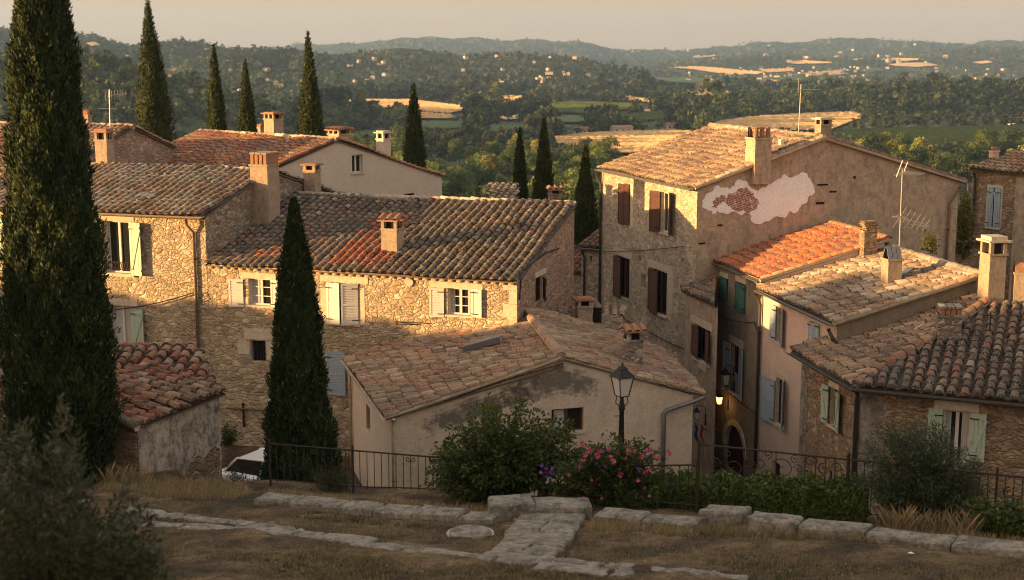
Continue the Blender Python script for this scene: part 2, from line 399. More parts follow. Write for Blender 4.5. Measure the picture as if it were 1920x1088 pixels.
def gutter(root, a, b, out, mat='zinc', r=.07, drop=.06):
    mb = MB(); n = 7; d = unit(b - a); o = out / np.linalg.norm(out); i = len(mb.v); c = -Z3 * drop
    for p in (a, b):
        for rr in (r, r * .86):
            for q in range(n):
                t = math.pi * q / (n - 1); mb.v.append(tuple(p + c + o * (r + rr * math.cos(t)) - Z3 * rr * math.sin(t)))
    for k in range(2):
        for q in range(n - 1):
            mb.f.append((k * n + q, k * n + q + 1, 2 * n + k * n + q + 1, 2 * n + k * n + q)); mb.m.append(0); mb.c.append(mb.col)
    for e in (0, n - 1):
        mb.f.append((e, n + e, 3 * n + e, 2 * n + e)); mb.m.append(0); mb.c.append(mb.col)
    return mb.build('gutter', mat, root, False)

# ------------------------------------------------------------------ tiled roofs
RED = (.31, .10, .055); ORG = (.44, .165, .065); TAN = (.37, .255, .155); PALE = (.46, .38, .28); DRK = (.115, .09, .07); BRN = (.21, .13, .09); PINK = (.33, .185, .115); GRY = (.27, .235, .19)
def palette(ws, patches=()):
    cs = [c for c, _ in ws]; wt = [w for _, w in ws]
    def f(p):
        c = None
        if patches:
            x, y = proj(p)
            for poly, c2, pr in patches:
                if in_poly(x, y, poly) and rng.random() < pr: c = c2
        if c is None:
            c = rng.choices(cs, wt)[0]; s_ = .5 + .5 * math.sin(p[0] * 1.3 + p[1] * .7 + p[2] * 2) * math.sin(p[1] * 1.1 - p[0] * .6)
            a_ = cs[0] if s_ > .5 else cs[min(1, len(cs) - 1)]; f_ = rng.uniform(.35, 1.0); c = tuple(u_ * (1 - f_) + v_ * f_ for u_, v_ in zip(c, a_))
        k = rng.uniform(.72, 1.22); j = rng.uniform(-.015, .015)
        return (max(.02, c[0] * k + j), c[1] * k, max(.015, c[2] * k - j * .5))
    return f
def roof(root, poly, ea, eb, pal, pitch=.30, course=.36, name='roof', thick=.09, sag=.055, seed=0, wob=1.0):
    """tiled slope: poly (coplanar 3D corners), eave line ea-eb"""
    ea, eb = np.asarray(ea, float), np.asarray(eb, float); poly = [np.asarray(p, float) for p in poly]
    u = unit(eb - ea); far = max(poly, key=lambda p: np.linalg.norm(np.cross(p - ea, u))); q = far - ea; s = unit(q - u * (q @ u)); nrm = np.cross(u, s)
    if nrm[2] < 0: nrm = -nrm
    p2 = [((p - ea) @ u, (p - ea) @ s) for p in poly]
    mb = MB(); ph = rng.uniform(0, 6)
    def bend(x, y): return sag * (math.sin(x * .55 + ph) * math.cos(y * .6 + ph) + .5 * math.sin(x * 1.7 + y * 1.1 + ph))
    def pos(x, y, h=0): return ea + u * x + s * y + nrm * (h + bend(x, y))
    umin, umax = min(a for a, _ in p2), max(a for a, _ in p2)
    flat = [ea + u * a + s * c for a, c in p2]
    mb.poly([p - nrm * thick for p in flat], 1)
    for i in range(len(flat)):
        a, b2 = flat[i], flat[(i + 1) % len(flat)]; mb.poly([a - nrm * thick, b2 - nrm * thick, b2 - nrm * .045, a - nrm * .045], 1)
    ncol = max(1, round((umax - umin) / pitch)); st = (umax - umin) / ncol
    for k in range(-1, ncol * 2 + 1):
        x = umin + st * (k / 2 + .25) ; cover = k % 2 == 0
        xx = min(max(x, umin + .01), umax - .01); ss = []
        for i in range(len(p2)):
            (x1, y1), (x2, y2) = p2[i], p2[(i + 1) % len(p2)]
            if (x1 - xx) * (x2 - xx) <= 0 and abs(x1 - x2) > 1e-6: ss.append(y1 + (y2 - y1) * (xx - x1) / (x2 - x1))
        if len(ss) < 2 or x < umin or x > umax: continue
        s0, s1 = min(ss), max(ss)
        off = rng.uniform(-.05, .05); y = s0 - (rng.uniform(0, .05) if cover else .02)
        while y < s1 - .05:
            ln = course * rng.uniform(.92, 1.08); y1 = min(y + ln, s1); c = pal(pos(x, y))
            jx, jr, jh = rng.gauss(0, .013) * wob, rng.gauss(0, .016) * wob, rng.gauss(0, .009) * wob
            if cover:
                mb.barrel(pos(x + jx, y, .035 + jh), pos(x + jx + jr, min(y1 + .06, s1 + .02), .0 + jh * .5), nrm, st * .40, st * .31, 0, c, 5, .95, cap=True)
            else:
                c = tuple(v * .36 for v in c); w = st * .42  # pan tiles darkened, puts the shade of the gaps into their colour
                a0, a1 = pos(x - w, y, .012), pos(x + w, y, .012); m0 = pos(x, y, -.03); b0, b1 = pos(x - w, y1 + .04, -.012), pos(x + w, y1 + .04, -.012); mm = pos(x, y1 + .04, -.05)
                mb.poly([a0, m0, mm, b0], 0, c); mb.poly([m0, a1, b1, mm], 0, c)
            y = y1
    return mb.build(name, ['tile', 'under'], root, True)
def ridge(root, a, b, pal, up=Z3, r=.14, name='ridge_tiles', step=.42):
    mb = MB(); a, b = np.asarray(a, float), np.asarray(b, float); L = np.linalg.norm(b - a); n = max(1, int(L / step)); d = (b - a) / L; sd = unit(np.cross(d, Z3))
    for i in range(n):
        p = a + d * (L * i / n) + sd * rng.gauss(0, .012); q = a + d * (L * (i + 1) / n + .05) + sd * rng.gauss(0, .012)
        mb.barrel(p + Z3 * rng.gauss(.0, .01), q - Z3 * .02, up, r * 1.06, r * .94, 0, pal(p), 6, .9, cap=True)
    mb.tube([a - Z3 * .05, (a + b) / 2 - Z3 * .06, b - Z3 * .05], r * .95, 6, 1)
    return mb.build(name, ['tile', 'mortar'], root, True)
def genoise(root, W, z, rows=1, t0=0, t1=None, mat='mortar', pitch=.3, proj_=.16, name='eave_tiles'):
    mb = MB(); t1 = W.L if t1 is None else t1
    for k in range(rows):
        n = int((t1 - t0) / pitch); zz = z - .13 * (rows - 1 - k) - .12; out = proj_ * (k + 1)
        for i in range(n):
            t = t0 + (t1 - t0) * (i + .5 + .5 * (k % 2)) / n
            if t > t1 - pitch * .3: continue
            mb.barrel(W.P(t, zz, out + rng.uniform(-.012, .012)), W.P(t, zz, -.02), Z3, pitch * .44, pitch * .44, 0, None, 6, .8, cap=True)
        W.block(mb, (t0, t1, zz + pitch * .33, zz + pitch * .33 + .035), -.02, out - .025)
    return mb.build(name, [mat], root, True)

# ------------------------------------------------------------------ chimneys
def chimney(root, base, w, d, ztop, ang, style='slab', mat='chim', cap_mat='clay', sink=.6):
    ca, sa = math.cos(R(ang)), math.sin(R(ang)); u = A3(ca, sa, 0); v = A3(-sa, ca, 0); base = np.asarray(base, float)
    H = ztop - base[2]; capH = min(.55, H * .32) if style != 'none' else 0
    mb = MB(); hs = H - capH + sink; n = 4
    for i in range(n):   # shaft with slightly uneven courses
        k = 1 + rng.uniform(-.012, .012); mb.obox(base - Z3 * sink + Z3 * (hs * i / n) - u * w * k / 2 - v * d * k / 2, u * w * k, v * d * k, Z3 * hs / n)
    c0 = base + Z3 * (H - capH)
    mb.obox(c0 - u * (w / 2 + .035) - v * (d / 2 + .035) - Z3 * .07, u * (w + .07), v * (d + .07), Z3 * .07)
    sh = mb.build('chimney', mat, root); cb = MB()
    if style in ('slab', 'gable', 'lowslab'):
        ph = capH * .62; pw = min(.11, w * .22); nx = 3 if w > .7 else 2
        for i in range(nx):
            for j in range(2):
                x = -w / 2 + (w - pw) * i / (nx - 1); y = -d / 2 + (d - pw) * j; cb.obox(c0 + u * x + v * y, u * pw, v * pw, Z3 * ph)
        for j in (0,): cb.obox(c0 + u * (-w * .28) + v * (-d * .28), u * w * .56, v * d * .56, Z3 * ph * .9, 1)
        t = c0 + Z3 * ph
        if style == 'gable':
            for sgn in (-1, 1):
                p = t - u * (w / 2 + .1); e = v * sgn * (d / 2 + .14); rise = Z3 * (capH - ph)
                cb.obox(p + e, u * (w + .2), -e + rise, Z3 * .05, 2)
                for i in range(int(w / .2) + 1):
                    q = p + u * (.1 + i * (w + .0) / max(1, int(w / .2))); cb.barrel(q + e + Z3 * .05, q + rise + Z3 * .06, Z3, .09, .08, 2, (.3, .14, .08), 5)
        else:
            cb.obox(t - u * (w / 2 + .1) - v * (d / 2 + .1), u * (w + .2), v * (d + .2), Z3 * .06, 2); cb.obox(t - u * (w / 2) - v * (d / 2) + Z3 * .06, u * w, v * d, Z3 * max(.02, capH - ph - .09), 2)
    elif style == 'pots':
        n = 3
        for i in range(n):
            for j in (-1, 1):
                p = c0 + u * (w * (-.36 + .72 * i / (n - 1))) + v * d * .32 * j
                cb.barrel(p - v * .02 * j + A3(0, 0, 0), p + Z3 * capH * rng.uniform(.8, 1), v * j, .11, .09, 2, (.32, .15, .09), 5); cb.obox(p - u * .04 - v * .02, u * .08, v * .04, Z3 * capH * .7, 2)
        cb.obox(c0 + Z3 * capH * .78 - u * w * .42 - v * d * .1, u * w * .84, v * d * .2, Z3 * .05, 2)
    elif style == 'lean':
        for i in range(3):
            x = w * (-.33 + .33 * i)
            for sgn in (-1, 1):
                p = c0 + u * x + v * sgn * d * .4; cb.obox(p - u * .07, u * .14, Z3 * capH - v * sgn * d * .36, v * sgn * .035, 2)
    elif style == 'brick':
        for i in range(4):
            x = -w / 2 + .04 + (w - .2) * i / 3; cb.obox(c0 + u * x - v * d / 2, u * .13, v * d, Z3 * capH * .7, 2)
        for i in range(3):
            x = -w / 2 + .02 + w * .34 * i; cb.obox(c0 + u * x - v * (d / 2 + .04) + Z3 * (capH * .7 + .002), u * w * .29, v * (d + .08), Z3 * .06, 0)
    elif style == 'stack':
        z = 0
        for i in range(5):
            k = rng.uniform(.75, 1.12); cb.obox(c0 + Z3 * z - u * w * k / 2 - v * d * k / 2 + u * rng.uniform(-.05, .05), u * w * k, v * d * k, Z3 * capH / 6.2); z += capH / 5
    if style != 'none': cb.build('chimney_cap', [mat, 'dark', cap_mat], sh)
    return sh
def chim_px(root, plane, pxl, pxr, pyb, pyt, ang, style, mat='chim', ratio=1.0, cap='clay', wk=1.3, Y=None):
    xc = (pxl + pxr) / 2
    P = hpl(xc, pyb, *plane) if Y is None else pt(xc, pyb, Y)
    w = (pxr - pxl) * P[1] / F / wk; d = w * ratio; zt = pt(xc, pyt, P[1])[2]
    return chimney(root, P, w, d, zt, ang, style, mat, cap)
def plane3(a, b, c): n = np.cross(np.asarray(b) - a, np.asarray(c) - a); return (np.asarray(a), n)

# ================================================================== HOUSES
def up(p, z): return A3(p[0], p[1], z)
def house_thing(name, label, pts, z=-14.0):
    c = sum(np.asarray(p, float) for p in pts) / len(pts); return thing(name, label, 'house', (c[0], c[1], z))
def shell(root, walls, mats, zb):
    """walls: list of (Wall, tops, front mat index); plain ones merged into ONE wall mesh"""
    mb = MB(); zb = -18 if zb < -13 else zb
    for W, tops, mi in walls: W.build(mb, zb, tops, mi, len(mats) - 1)
    return mb.build('wall', mats, root)
def inset(p, *vs):
    for v, k in vs: p = p + v * k
    return p

# ---- B: long stone house in the middle --------------------------------------------------------
pb = palette([(DRK, .36), (BRN, .22), (GRY, .2), (TAN, .1), (PALE, .06), (RED, .06)], [([(610, 505), (690, 415), (760, 418), (745, 470), (700, 512)], (.40, .10, .045), .9), ([(470, 480), (560, 450), (560, 500), (470, 500)], (.42, .13, .055), .5)])
bR = pt(967, 527, 44); bL = hz(385, 495, bR[2]); bu = unit(bR - bL); bn = A3(-bu[1], bu[0], 0)
bAr = hv(1078, 383, bR, bR + bn); bAl = bAr - (bR - bL)
HB = house_thing('stone_house', 'long golden stone house with white shutters and grey lichened tile roof, behind the middle cypress', [bR, bL, bAr, bAl])
roof(HB, [bL - bu * .02, bR + bu * .06, bAr + bu * .06, bAl - bu * .02], bL, bR, pb, .31, .37, seed=1)
ridge(HB, bAl + Z3 * .02, bAr + Z3 * .02, palette([(GRY, .5), (PALE, .3), (BRN, .2)]), r=.13)
fo = .22     # eave overhang
w0 = bL - Z3 * 0 + bn * fo; w1 = bR + bn * fo
WB = Wall(w0 - bu * .35, w1 - bu * .02)
winB = dict(a=WB.rect(466, 523, 509, 573), b=WB.rect(614, 531, 672, 607), c=WB.rect(839, 541, 884, 591), g=WB.rect(470, 639, 498, 678), d=WB.rect(616, 661, 648, 741))
WB.holes = list(winB.values())
depB = float(np.linalg.norm((bAr - bR)[:2])) - fo
WBr = Wall(WB.B, WB.B + bn * depB); gw = WBr.rect(1004, 519, 1019, 566); WBr.holes = [gw]
WBb = Wall(WBr.B, WBr.B - bu * WB.L); WBl = Wall(WBb.B, WB.A)
zeB = float(bR[2]) - .10; zaB = float(bAr[2]) - .12
shell(HB, [(WB, [(0, zeB), (WB.L, zeB)], 0), (WBr, [(0, zeB), (depB, zaB)], 1), (WBb, [(0, zaB), (99, zaB)], 1), (WBl, [(0, zaB), (depB, zeB)], 1)], ['stone', 'stone_pink', 'ashlar'], -18)
genoise(HB, WB, zeB + .05, 1, .36, None, 'chim', .31, .13)
window(HB, WB, winB['a'], curtain=[(.05, .4)]); window(HB, WB, winB['c'], curtain=[(0, .25), (.78, 1)])
def shB(px, sw=4, h=0, kind='louver', mat='wood_white', W=WB, root=HB): return shutter(root, W, W.rect(*px), mat, kind, .02, sw, h)
shB((432, 523, 457, 575), 9, 1); shB((509, 525, 534, 577), 7, 0)
shB((614, 530, 640, 607), 10, 0); shB((643, 531, 672, 608), 24, 1)
shB((807, 540, 833, 594), 8, 1); shB((885, 542, 905, 595), 8, 0)
window(HB, WB, winB['b'], sill=True); window(HB, WB, winB['d'], sill=False)
shB((614, 660, 649, 741), 2, 0, mat='wood_blue')
p = MB(); W = WB; a, b_, z0, z1 = winB['g']; p.poly([W.P(a, z0, -.2), W.P(b_, z0, -.2), W.P(b_, z1, -.2), W.P(a, z1, -.2)])
for i in range(1, 5): p.tube([W.P(a + (b_ - a) * i / 5, z0, -.06), W.P(a + (b_ - a) * i / 5, z1, -.06)], .012, 5, 1)
for j in range(1, 4): p.tube([W.P(a, z0 + (z1 - z0) * j / 4, -.06), W.P(b_, z0 + (z1 - z0) * j / 4, -.06)], .01, 5, 1)
o = p.build('grille_window', ['dark', 'iron'], HB); o['label'] = 'small dark barred window in big pale stone blocks'
for q in ((452, 512, 517, 523), (600, 518, 690, 530), (805, 530, 905, 541), (458, 618, 516, 637), (446, 640, 468, 664), (500, 640, 514, 676)): lintel(HB, WB, WB.rect(*q), .02)
for q in ((455, 560, 466, 580), (673, 540, 684, 610), (602, 540, 613, 608)): lintel(HB, WB, WB.rect(*q), .012, 'jamb_stone')
mb = MB(); c = WB.px(768, 528); mb.tube([WB.P(c[0], c[1] - .02, -.02), WB.P(c[0], c[1] - .02, .06)], [.16, .15], 12); mb.build('vent_cover', 'mortar', HB)
mb = MB(); a = WB.px(742, 603); b_ = WB.px(805, 606); mb.tube([WB.P(*a, .03), WB.P(a[0] + .2, a[1], .4), WB.P(a[0] + .9, a[1] - .05, .05)], .018, 5); mb.tube([WB.P(*a, .04), WB.P(*b_, .04)], .018, 5); mb.build('iron_bracket', 'rust', HB)
pipe(HB, [WB.P(*WB.px(424, 764), .05), WB.P(*WB.px(500, 769), .05)], .03, 'tan', 'wall_pipe')
mb = MB(); t, z = WB.px(456, 775); mb.obox(WB.P(t, z - .5, .02), WB.u * .07, WB.n * .05, Z3 * .9); mb.build('wall_anchor', 'rust', HB)
window(HB, WBr, gw, 'wood_brown', 1, 2, sill=False); shutter(HB, WBr, WBr.rect(1008, 521, 1017, 563), 'wood_brown', 'plank', .02, 25, 1)
lintel(HB, WBr, WBr.rect(1002, 507, 1022, 517))
pipe(HB, [WBr.P(*WBr.px(*q), .04) for q in ((972, 562), (975, 525), (990, 498), (1020, 475), (1046, 466))], .028, 'cable', 'cable_run')
pB = (bL, np.cross(bu, bAl - bL)); angB = -18.5
chim_px(HB, pB, 716, 757, 472, 405, angB, 'gable', 'chim', 1.1)
for (t0, t1, y) in ((0.02, .32, 0),):   # corner quoins
    mb = MB()
    for k in range(16): WB.block(mb, (WB.L - (.5 if k % 2 else .3), WB.L - .004, -14.6 + k * .46, -14.6 + k * .46 + .44), -.03, .012)
    mb.build('quoin', 'ashlar', HB)

# ---- C: taller stone house with green shutters, left -------------------------------------------
cc = A3(*(bL + A3(-.06, -.02, 0))); cc = pt(378, 405, cc[1]); cu, cn = bu, bn
cl = cc - cu * 11.5
cap = hv(505, 318, cc, cc + cn); dC = float(np.linalg.norm((cap - cc)[:2])); cbk = hv(652, 367, cc, cc + cn); dCb = float(np.linalg.norm((cbk - cc)[:2]))
pc = palette([(BRN, .27), (GRY, .18), (TAN, .15), (RED, .15), (DRK, .17), (PINK, .08)], [([(180, 300), (260, 285), (420, 300), (470, 330), (300, 350), (180, 345)], GRY, .5), ([(200, 300), (440, 250), (440, 320), (300, 335)], DRK, .3)])
HC = house_thing('stone_house', 'taller golden stone house with pale green plank shutters, at the left behind the large cypress', [cc, cl, cap, cbk])
roof(HC, [cl, cc + cu * .05, cap + cu * .05, cap - cu * 11.5], cl, cc, pc, .31, .37)
roof(HC, [cbk + cu * .05, cbk - cu * 11.5, cap - cu * 11.5, cap + cu * .05], cbk, cbk - cu * 11.5, pc, .31, .37)
ridge(HC, cap - cu * 11.5, cap, palette([(GRY, .4), (BRN, .4), (DRK, .2)]), r=.11)
fo = .25; WC = Wall(cl + cn * fo, cc + cn * fo - cu * .02)
wC1 = WC.rect(197, 415, 246, 512); wC2 = WC.rect(208, 574, 250, 656); wC3 = WC.rect(-40, 405, -4, 490); wC4 = WC.rect(-40, 556, -6, 650)
WC.holes = [wC1, wC2, wC3, wC4]
WCr = Wall(WC.B, WC.B + cn * (dCb - 2 * fo)); WCb = Wall(WCr.B, WCr.B - cu * WC.L); WCl = Wall(WCb.B, WC.A)
zeC = float(cc[2]) - .1; zaC = float(cap[2]) - .1; zbC = float(cbk[2]) - .1
tp = [(0, zeC), (dC - fo, zaC), (dCb - 2 * fo, zbC)]
shell(HC, [(WC, [(0, zeC), (99, zeC)], 0), (WCr, tp, 1), (WCb, [(0, zbC), (99, zbC)], 1), (WCl, [(0, zbC), (dCb - dC - fo, zaC), (dCb - 2 * fo, zeC)], 1)], ['stone', 'stone_grey', 'ashlar'], -15)
window(HC, WC, wC1, leaves=2, rows=1, curtain=[(0, .12)]); window(HC, WC, wC2, leaves=2, rows=1, curtain=[(0.02, .98)])
window(HC, WC, wC3, leaves=2, rows=2); window(HC, WC, wC4, leaves=2, rows=2)
shutter(HC, WC, WC.rect(246, 417, 271, 516), 'wood_green', 'plank', .05, 14, 0); shutter(HC, WC, WC.rect(180, 413, 195, 514), 'wood_green', 'plank', .05, 16, 1)
shutter(HC, WC, WC.rect(250, 579, 275, 657), 'wood_green', 'plank', .05, 12, 0); shutter(HC, WC, WC.rect(-4, 405, 12, 492), 'wood_green', 'plank', .05, 8, 0); shutter(HC, WC, WC.rect(-6, 556, 16, 652), 'wood_green', 'plank', .05, 8, 0)
for q in ((178, 402, 251, 414), (200, 561, 258, 573), (-50, 392, 14, 403)): lintel(HC, WC, WC.rect(*q), .02)
lintel(HC, WC, (wC1[0] - .12, wC1[1] + .12, wC1[2] - .12, wC1[2] - .004), .1, 'window_sill')
mb = MB(); a, b_, z0, z1 = wC1
for zz in (.14, .42): mb.tube([WC.P(a, z0 + zz, .03), WC.P(b_, z0 + zz, .03)], .014, 5)
for i in range(9):
    x = a + (b_ - a) * (i + .5) / 9; mb.tube([WC.P(x - .05, z0 + .14, .03), WC.P(x + .05, z0 + .42, .03)], .009, 4); mb.tube([WC.P(x + .05, z0 + .14, .03), WC.P(x - .05, z0 + .42, .03)], .009, 4)
mb.build('window_railing', 'iron', HC)
gutter(HC, cl, cc, -cn, 'pipe'); t, z = WC.px(362, 412)
pipe(HC, [WC.P(t - .12, zeC - .05, .3), WC.P(t - .1, zeC - .25, .3), WC.P(t + .05, zeC - .55, .08), WC.P(t + .05, -14, .08)], .055, 'pipe')
pC = (cl, np.cross(cu, cap - cc)); pCb = (cbk, np.cross(cu, cap - cbk))
chim_px(HC, pC, 181, 214, 306, 240, angB, 'lowslab', 'chim', .9)
sh = chimney(HC, hv(497, 425, WCr.A + WCr.n * .30, WCr.B + WCr.n * .30) + cn * .1, .75, .95, pt(492, 279, 52)[2], angB, 'brick', 'chim', 'clay', 2.6)
chim_px(HC, pCb, 570, 601, 345, 305, angB, 'lowslab', 'chim', 1.0, Y=55.3)
def skylight(root, plane, pxs, mat='pane', u=None, lift=.06):
    P = [hpl(x, y, *plane) for x, y in pxs]; n = unit(plane[1]); n = n if n[2] > 0 else -n; mb = MB(); c = sum(P) / 4
    top = [p + n * (lift + .04) for p in P]; mb.poly(top)
    for i in range(4): mb.poly([P[i] - n * .1, P[(i + 1) % 4] - n * .1, top[(i + 1) % 4], top[i]])
    s = mb.build('skylight', 'zinc', root)
    g = MB(); g.poly([c + (p - c) * .84 + n * .004 for p in top]); g.build('pane', 'glass', s); return s
skylight(HC, pC, [(253, 371), (266, 364), (294, 367), (282, 375)]); skylight(HC, pC, [(243, 322), (262, 313), (281, 316), (262, 326)])

# ---- D: small house behind C on the far left ---------------------------------------------------
dA = pt(250, 237, 60.5); dR = hv(332, 276, dA, dA + cn); dd = float(np.linalg.norm((dR - dA)[:2])); dF = dA - cn * 5.5; dF[2] = dA[2] - 5.5 * .30
HD = house_thing('stone_house', 'small stone house with brownish gable under the television aerial, behind the green-shuttered house', [dA, dR, dF], -14)
pdl = palette([(RED, .35), (TAN, .3), (BRN, .2), (PALE, .15)])
roof(HD, [dF - cu * 12, dF, dA, dA - cu * 12], dF - cu * 12, dF, pdl); roof(HD, [dR, dR - cu * 12, dA - cu * 12, dA], dR, dR - cu * 12, pdl)
ridge(HD, dA - cu * 12, dA, palette([(TAN, .6), (PALE, .4)]), r=.15)
WDr = Wall(dF - cu * .12 + cn * .15, dR - cu * .12 - cn * .15); tD = [(0, dF[2] - .05), (5.35, dA[2] - .1), (WDr.L, dR[2] - .05)]
WDf = Wall(WDr.A - cu * 11.8, WDr.A); WDb = Wall(WDr.B, WDr.B - cu * 11.8); WDl = Wall(WDb.B, WDf.A)
shell(HD, [(WDr, tD, 0), (WDf, [(0, dF[2] - .1), (99, dF[2] - .1)], 1), (WDb, [(0, dR[2] - .1), (99, dR[2] - .1)], 0), (WDl, [(0, dR[2] - .1), (99, dF[2] - .1)], 0)], ['stone_pink', 'stone', 'ashlar'], -14)
chim_px(HD, None, 157, 172, 236, 206, angB, 'pots', 'chim', 1, Y=62)

# ---- E: pale rendered house with one small window ----------------------------------------------
eA = pt(632, 262, 62); eL = hz(375, 247, eA[2]); eu = unit(eA - eL); en = A3(-eu[1], eu[0], 0)
eR = hv(832, 330, eA, eA + en); dE = float(np.linalg.norm((eR - eA)[:2])); eF = eA - en * 7.2; eF[2] = eA[2] - 7.2 * .285
HE = house_thing('rendered_house', 'pale cream rendered house with a wide gable and one small attic window', [eA, eL, eR, eF])
pe = palette([(RED, .3), (ORG, .2), (TAN, .25), (PALE, .15), (BRN, .1)]); LE = float(np.linalg.norm(eA - eL))
roof(HE, [eF - eu * LE, eF + eu * .08, eA + eu * .08, eL], eF - eu * LE, eF, pe, .3, .36); roof(HE, [eR + eu * .08, eR - eu * LE, eL, eA + eu * .08], eR, eR - eu * LE, pe, .3, .36)
ridge(HE, eL, eA, palette([(TAN, .6), (PALE, .4)]), r=.16)
WE = Wall(eF + en * .15, eR - en * .15); we1 = WE.rect(660, 290, 680, 324); we2 = WE.rect(757, 363, 777, 376); WE.holes = [we1, we2]
tE = [(0, eF[2] - .02), (7.05, eA[2] - .1), (WE.L, eR[2] - .04)]
WEf = Wall(WE.A - eu * LE, WE.A); WEb = Wall(WE.B, WE.B - eu * LE); WEl = Wall(WEb.B, WEf.A)
shell(HE, [(WE, tE, 0), (WEf, [(0, eF[2] - .1), (99, eF[2] - .1)], 0), (WEb, [(0, eR[2] - .1), (99, eR[2] - .1)], 0), (WEl, [(0, eR[2] - .1), (WEl.L - 7.05, eA[2] - .1), (WEl.L, eF[2] - .1)], 0)], ['cream', 'cream'], -14)
window(HE, WE, we1, leaves=2, rows=1); window(HE, WE, we2, 'wood_brown', 1, 1, sill=False)
pE = (eF, np.cross(eu, eA - eF)); pEb = (eR, np.cross(eu, eA - eR)); aE = -40.9
chim_px(HE, None, 495, 532, 250, 209, aE, 'slab', 'chim', .8, Y=66); chim_px(HE, None, 484, 494, 250, 233, aE, 'pots', 'chim', 1, Y=67)
o = chim_px(HE, None, 617, 657, 270, 241, aE, 'gable', 'brown', 1, Y=63.6, cap='clay'); chim_px(HE, None, 707, 732, 292, 244, aE, 'slab', 'cream', 1, Y=66.6, cap='mortar')

# ---- F: big house on the right with the bare plaster patch -------------------------------------
fC = pt(1300, 352, 50); fL = hz(1120, 315, fC[2]); fu = unit(fC - fL); fn = A3(-fu[1], fu[0], 0); LF = float(np.linalg.norm(fC - fL))
fA = hv(1545, 258, fC, fC + fn); fR = hv(1810, 345, fC, fC + fn); fR[2] = fC[2] - .1; dF1 = float(np.linalg.norm((fA - fC)[:2])); dF2 = float(np.linalg.norm((fR - fC)[:2]))
fB = hz(1370, 232, fA[2]); fB = fA - fu * LF
HF = house_thing('stone_house', 'tall house with dark brown shutters and a bare white plaster patch on its brown gable', [fC, fL, fA, fR], -15)
pf = palette([((.34, .225, .135), .38), (BRN, .2), (PALE, .16), (PINK, .16), (DRK, .1)])
roof(HF, [fL, fC, fA, fB], fL, fC, pf, .225, .42, wob=1.5); roof(HF, [fR, fR - fu * LF, fB, fA], fR, fR - fu * LF, pf, .225, .42)
ridge(HF, fB, fA, palette([(TAN, .5), (PALE, .5)]), r=.16); ridge(HF, fC + fn * .05 + Z3 * .05, fA + Z3 * .05, palette([(TAN, .7), (PALE, .3)]), fn * -.2 + Z3, r=.10, name='verge_tiles'); ridge(HF, fA + Z3 * .04, fR + Z3 * .04, palette([(RED, .5), (BRN, .5)]), r=.09, name='verge_tiles')
fo = .22; WF = Wall(fL + fn * fo, fC + fn * fo - fu * .1); WFr = Wall(WF.B, WF.B + fn * (dF2 - 2 * fo)); WFb = Wall(WFr.B, WFr.B - fu * WF.L); WFl = Wall(WFb.B, WF.A)
zeF = float(fC[2]) - .1; zaF = float(fA[2]) - .1
hF = [WF.rect(*q) for q in ((1161, 346, 1181, 419), (1239, 361, 1256, 437), (1153, 482, 1180, 558), (1218, 507, 1250, 588), (1202, 515, 1210, 540), (1197, 481, 1203, 491), (1277, 484, 1283, 493))]; WF.holes = hF
tF = [(0, zeF), (dF1 - fo, zaF), (WFr.L, float(fR[2]) - .05)]
shell(HF, [(WF, [(0, zeF), (99, zeF)], 0), (WFr, tF, 1), (WFb, [(0, fR[2] - .1), (99, fR[2] - .1)], 0), (WFl, [(0, fR[2] - .1), (WFl.L - dF1 + fo, zaF), (WFl.L, zeF)], 0)], ['stone_pale', 'brown', 'ashlar'], -16)
genoise(HF, WF, zeF + .05, 1, 0, None, 'mortar', .26, .12)
for i, r_ in enumerate(hF[:4]): window(HF, WF, r_, 'wood_white' if i == 1 else 'wood_brown', 2, 1, sill=i in (1, 3))
for r_ in hF[4:]:
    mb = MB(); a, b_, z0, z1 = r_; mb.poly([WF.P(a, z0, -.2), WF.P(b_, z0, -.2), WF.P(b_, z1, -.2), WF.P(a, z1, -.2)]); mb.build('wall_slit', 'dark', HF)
def shF(px, sw, h): return shutter(HF, WF, WF.rect(*px), 'wood_brown', 'louver', .03, sw, h)
shF((1161, 345, 1171, 420), 1, 0); shF((1171.3, 345, 1182, 421), 1, 1); shF((1227, 358, 1239, 435), 18, 1); shF((1256, 362, 1267, 441), 22, 0)
shF((1152, 481, 1166, 557), 2, 0); shF((1217, 506, 1236, 588), 2, 0)
for q in ((1150, 468, 1186, 481), (1214, 492, 1256, 505), (1181, 346, 1188, 425), (1256, 440, 1262, 450), (1252, 506, 1262, 590)): lintel(HF, WF, WF.rect(*q), .012)
gutter(HF, fL, fC, -fn, 'zinc', .075); t = .12
pipe(HF, [WF.P(t, zeF - .1, .3), WF.P(t, zeF - .3, .28), WF.P(t, zeF - .6, .09), WF.P(t, -14, .09)], .06, 'pipe_d')
pipe(HF, [WFr.P(WFr.L - .15, fR[2] - .2, .25), WFr.P(WFr.L - .2, fR[2] - .35, .2), WFr.P(WFr.L - .45, fR[2] - .9, .08), WFr.P(WFr.L - .5, -12, .08)], .06, 'pipe')
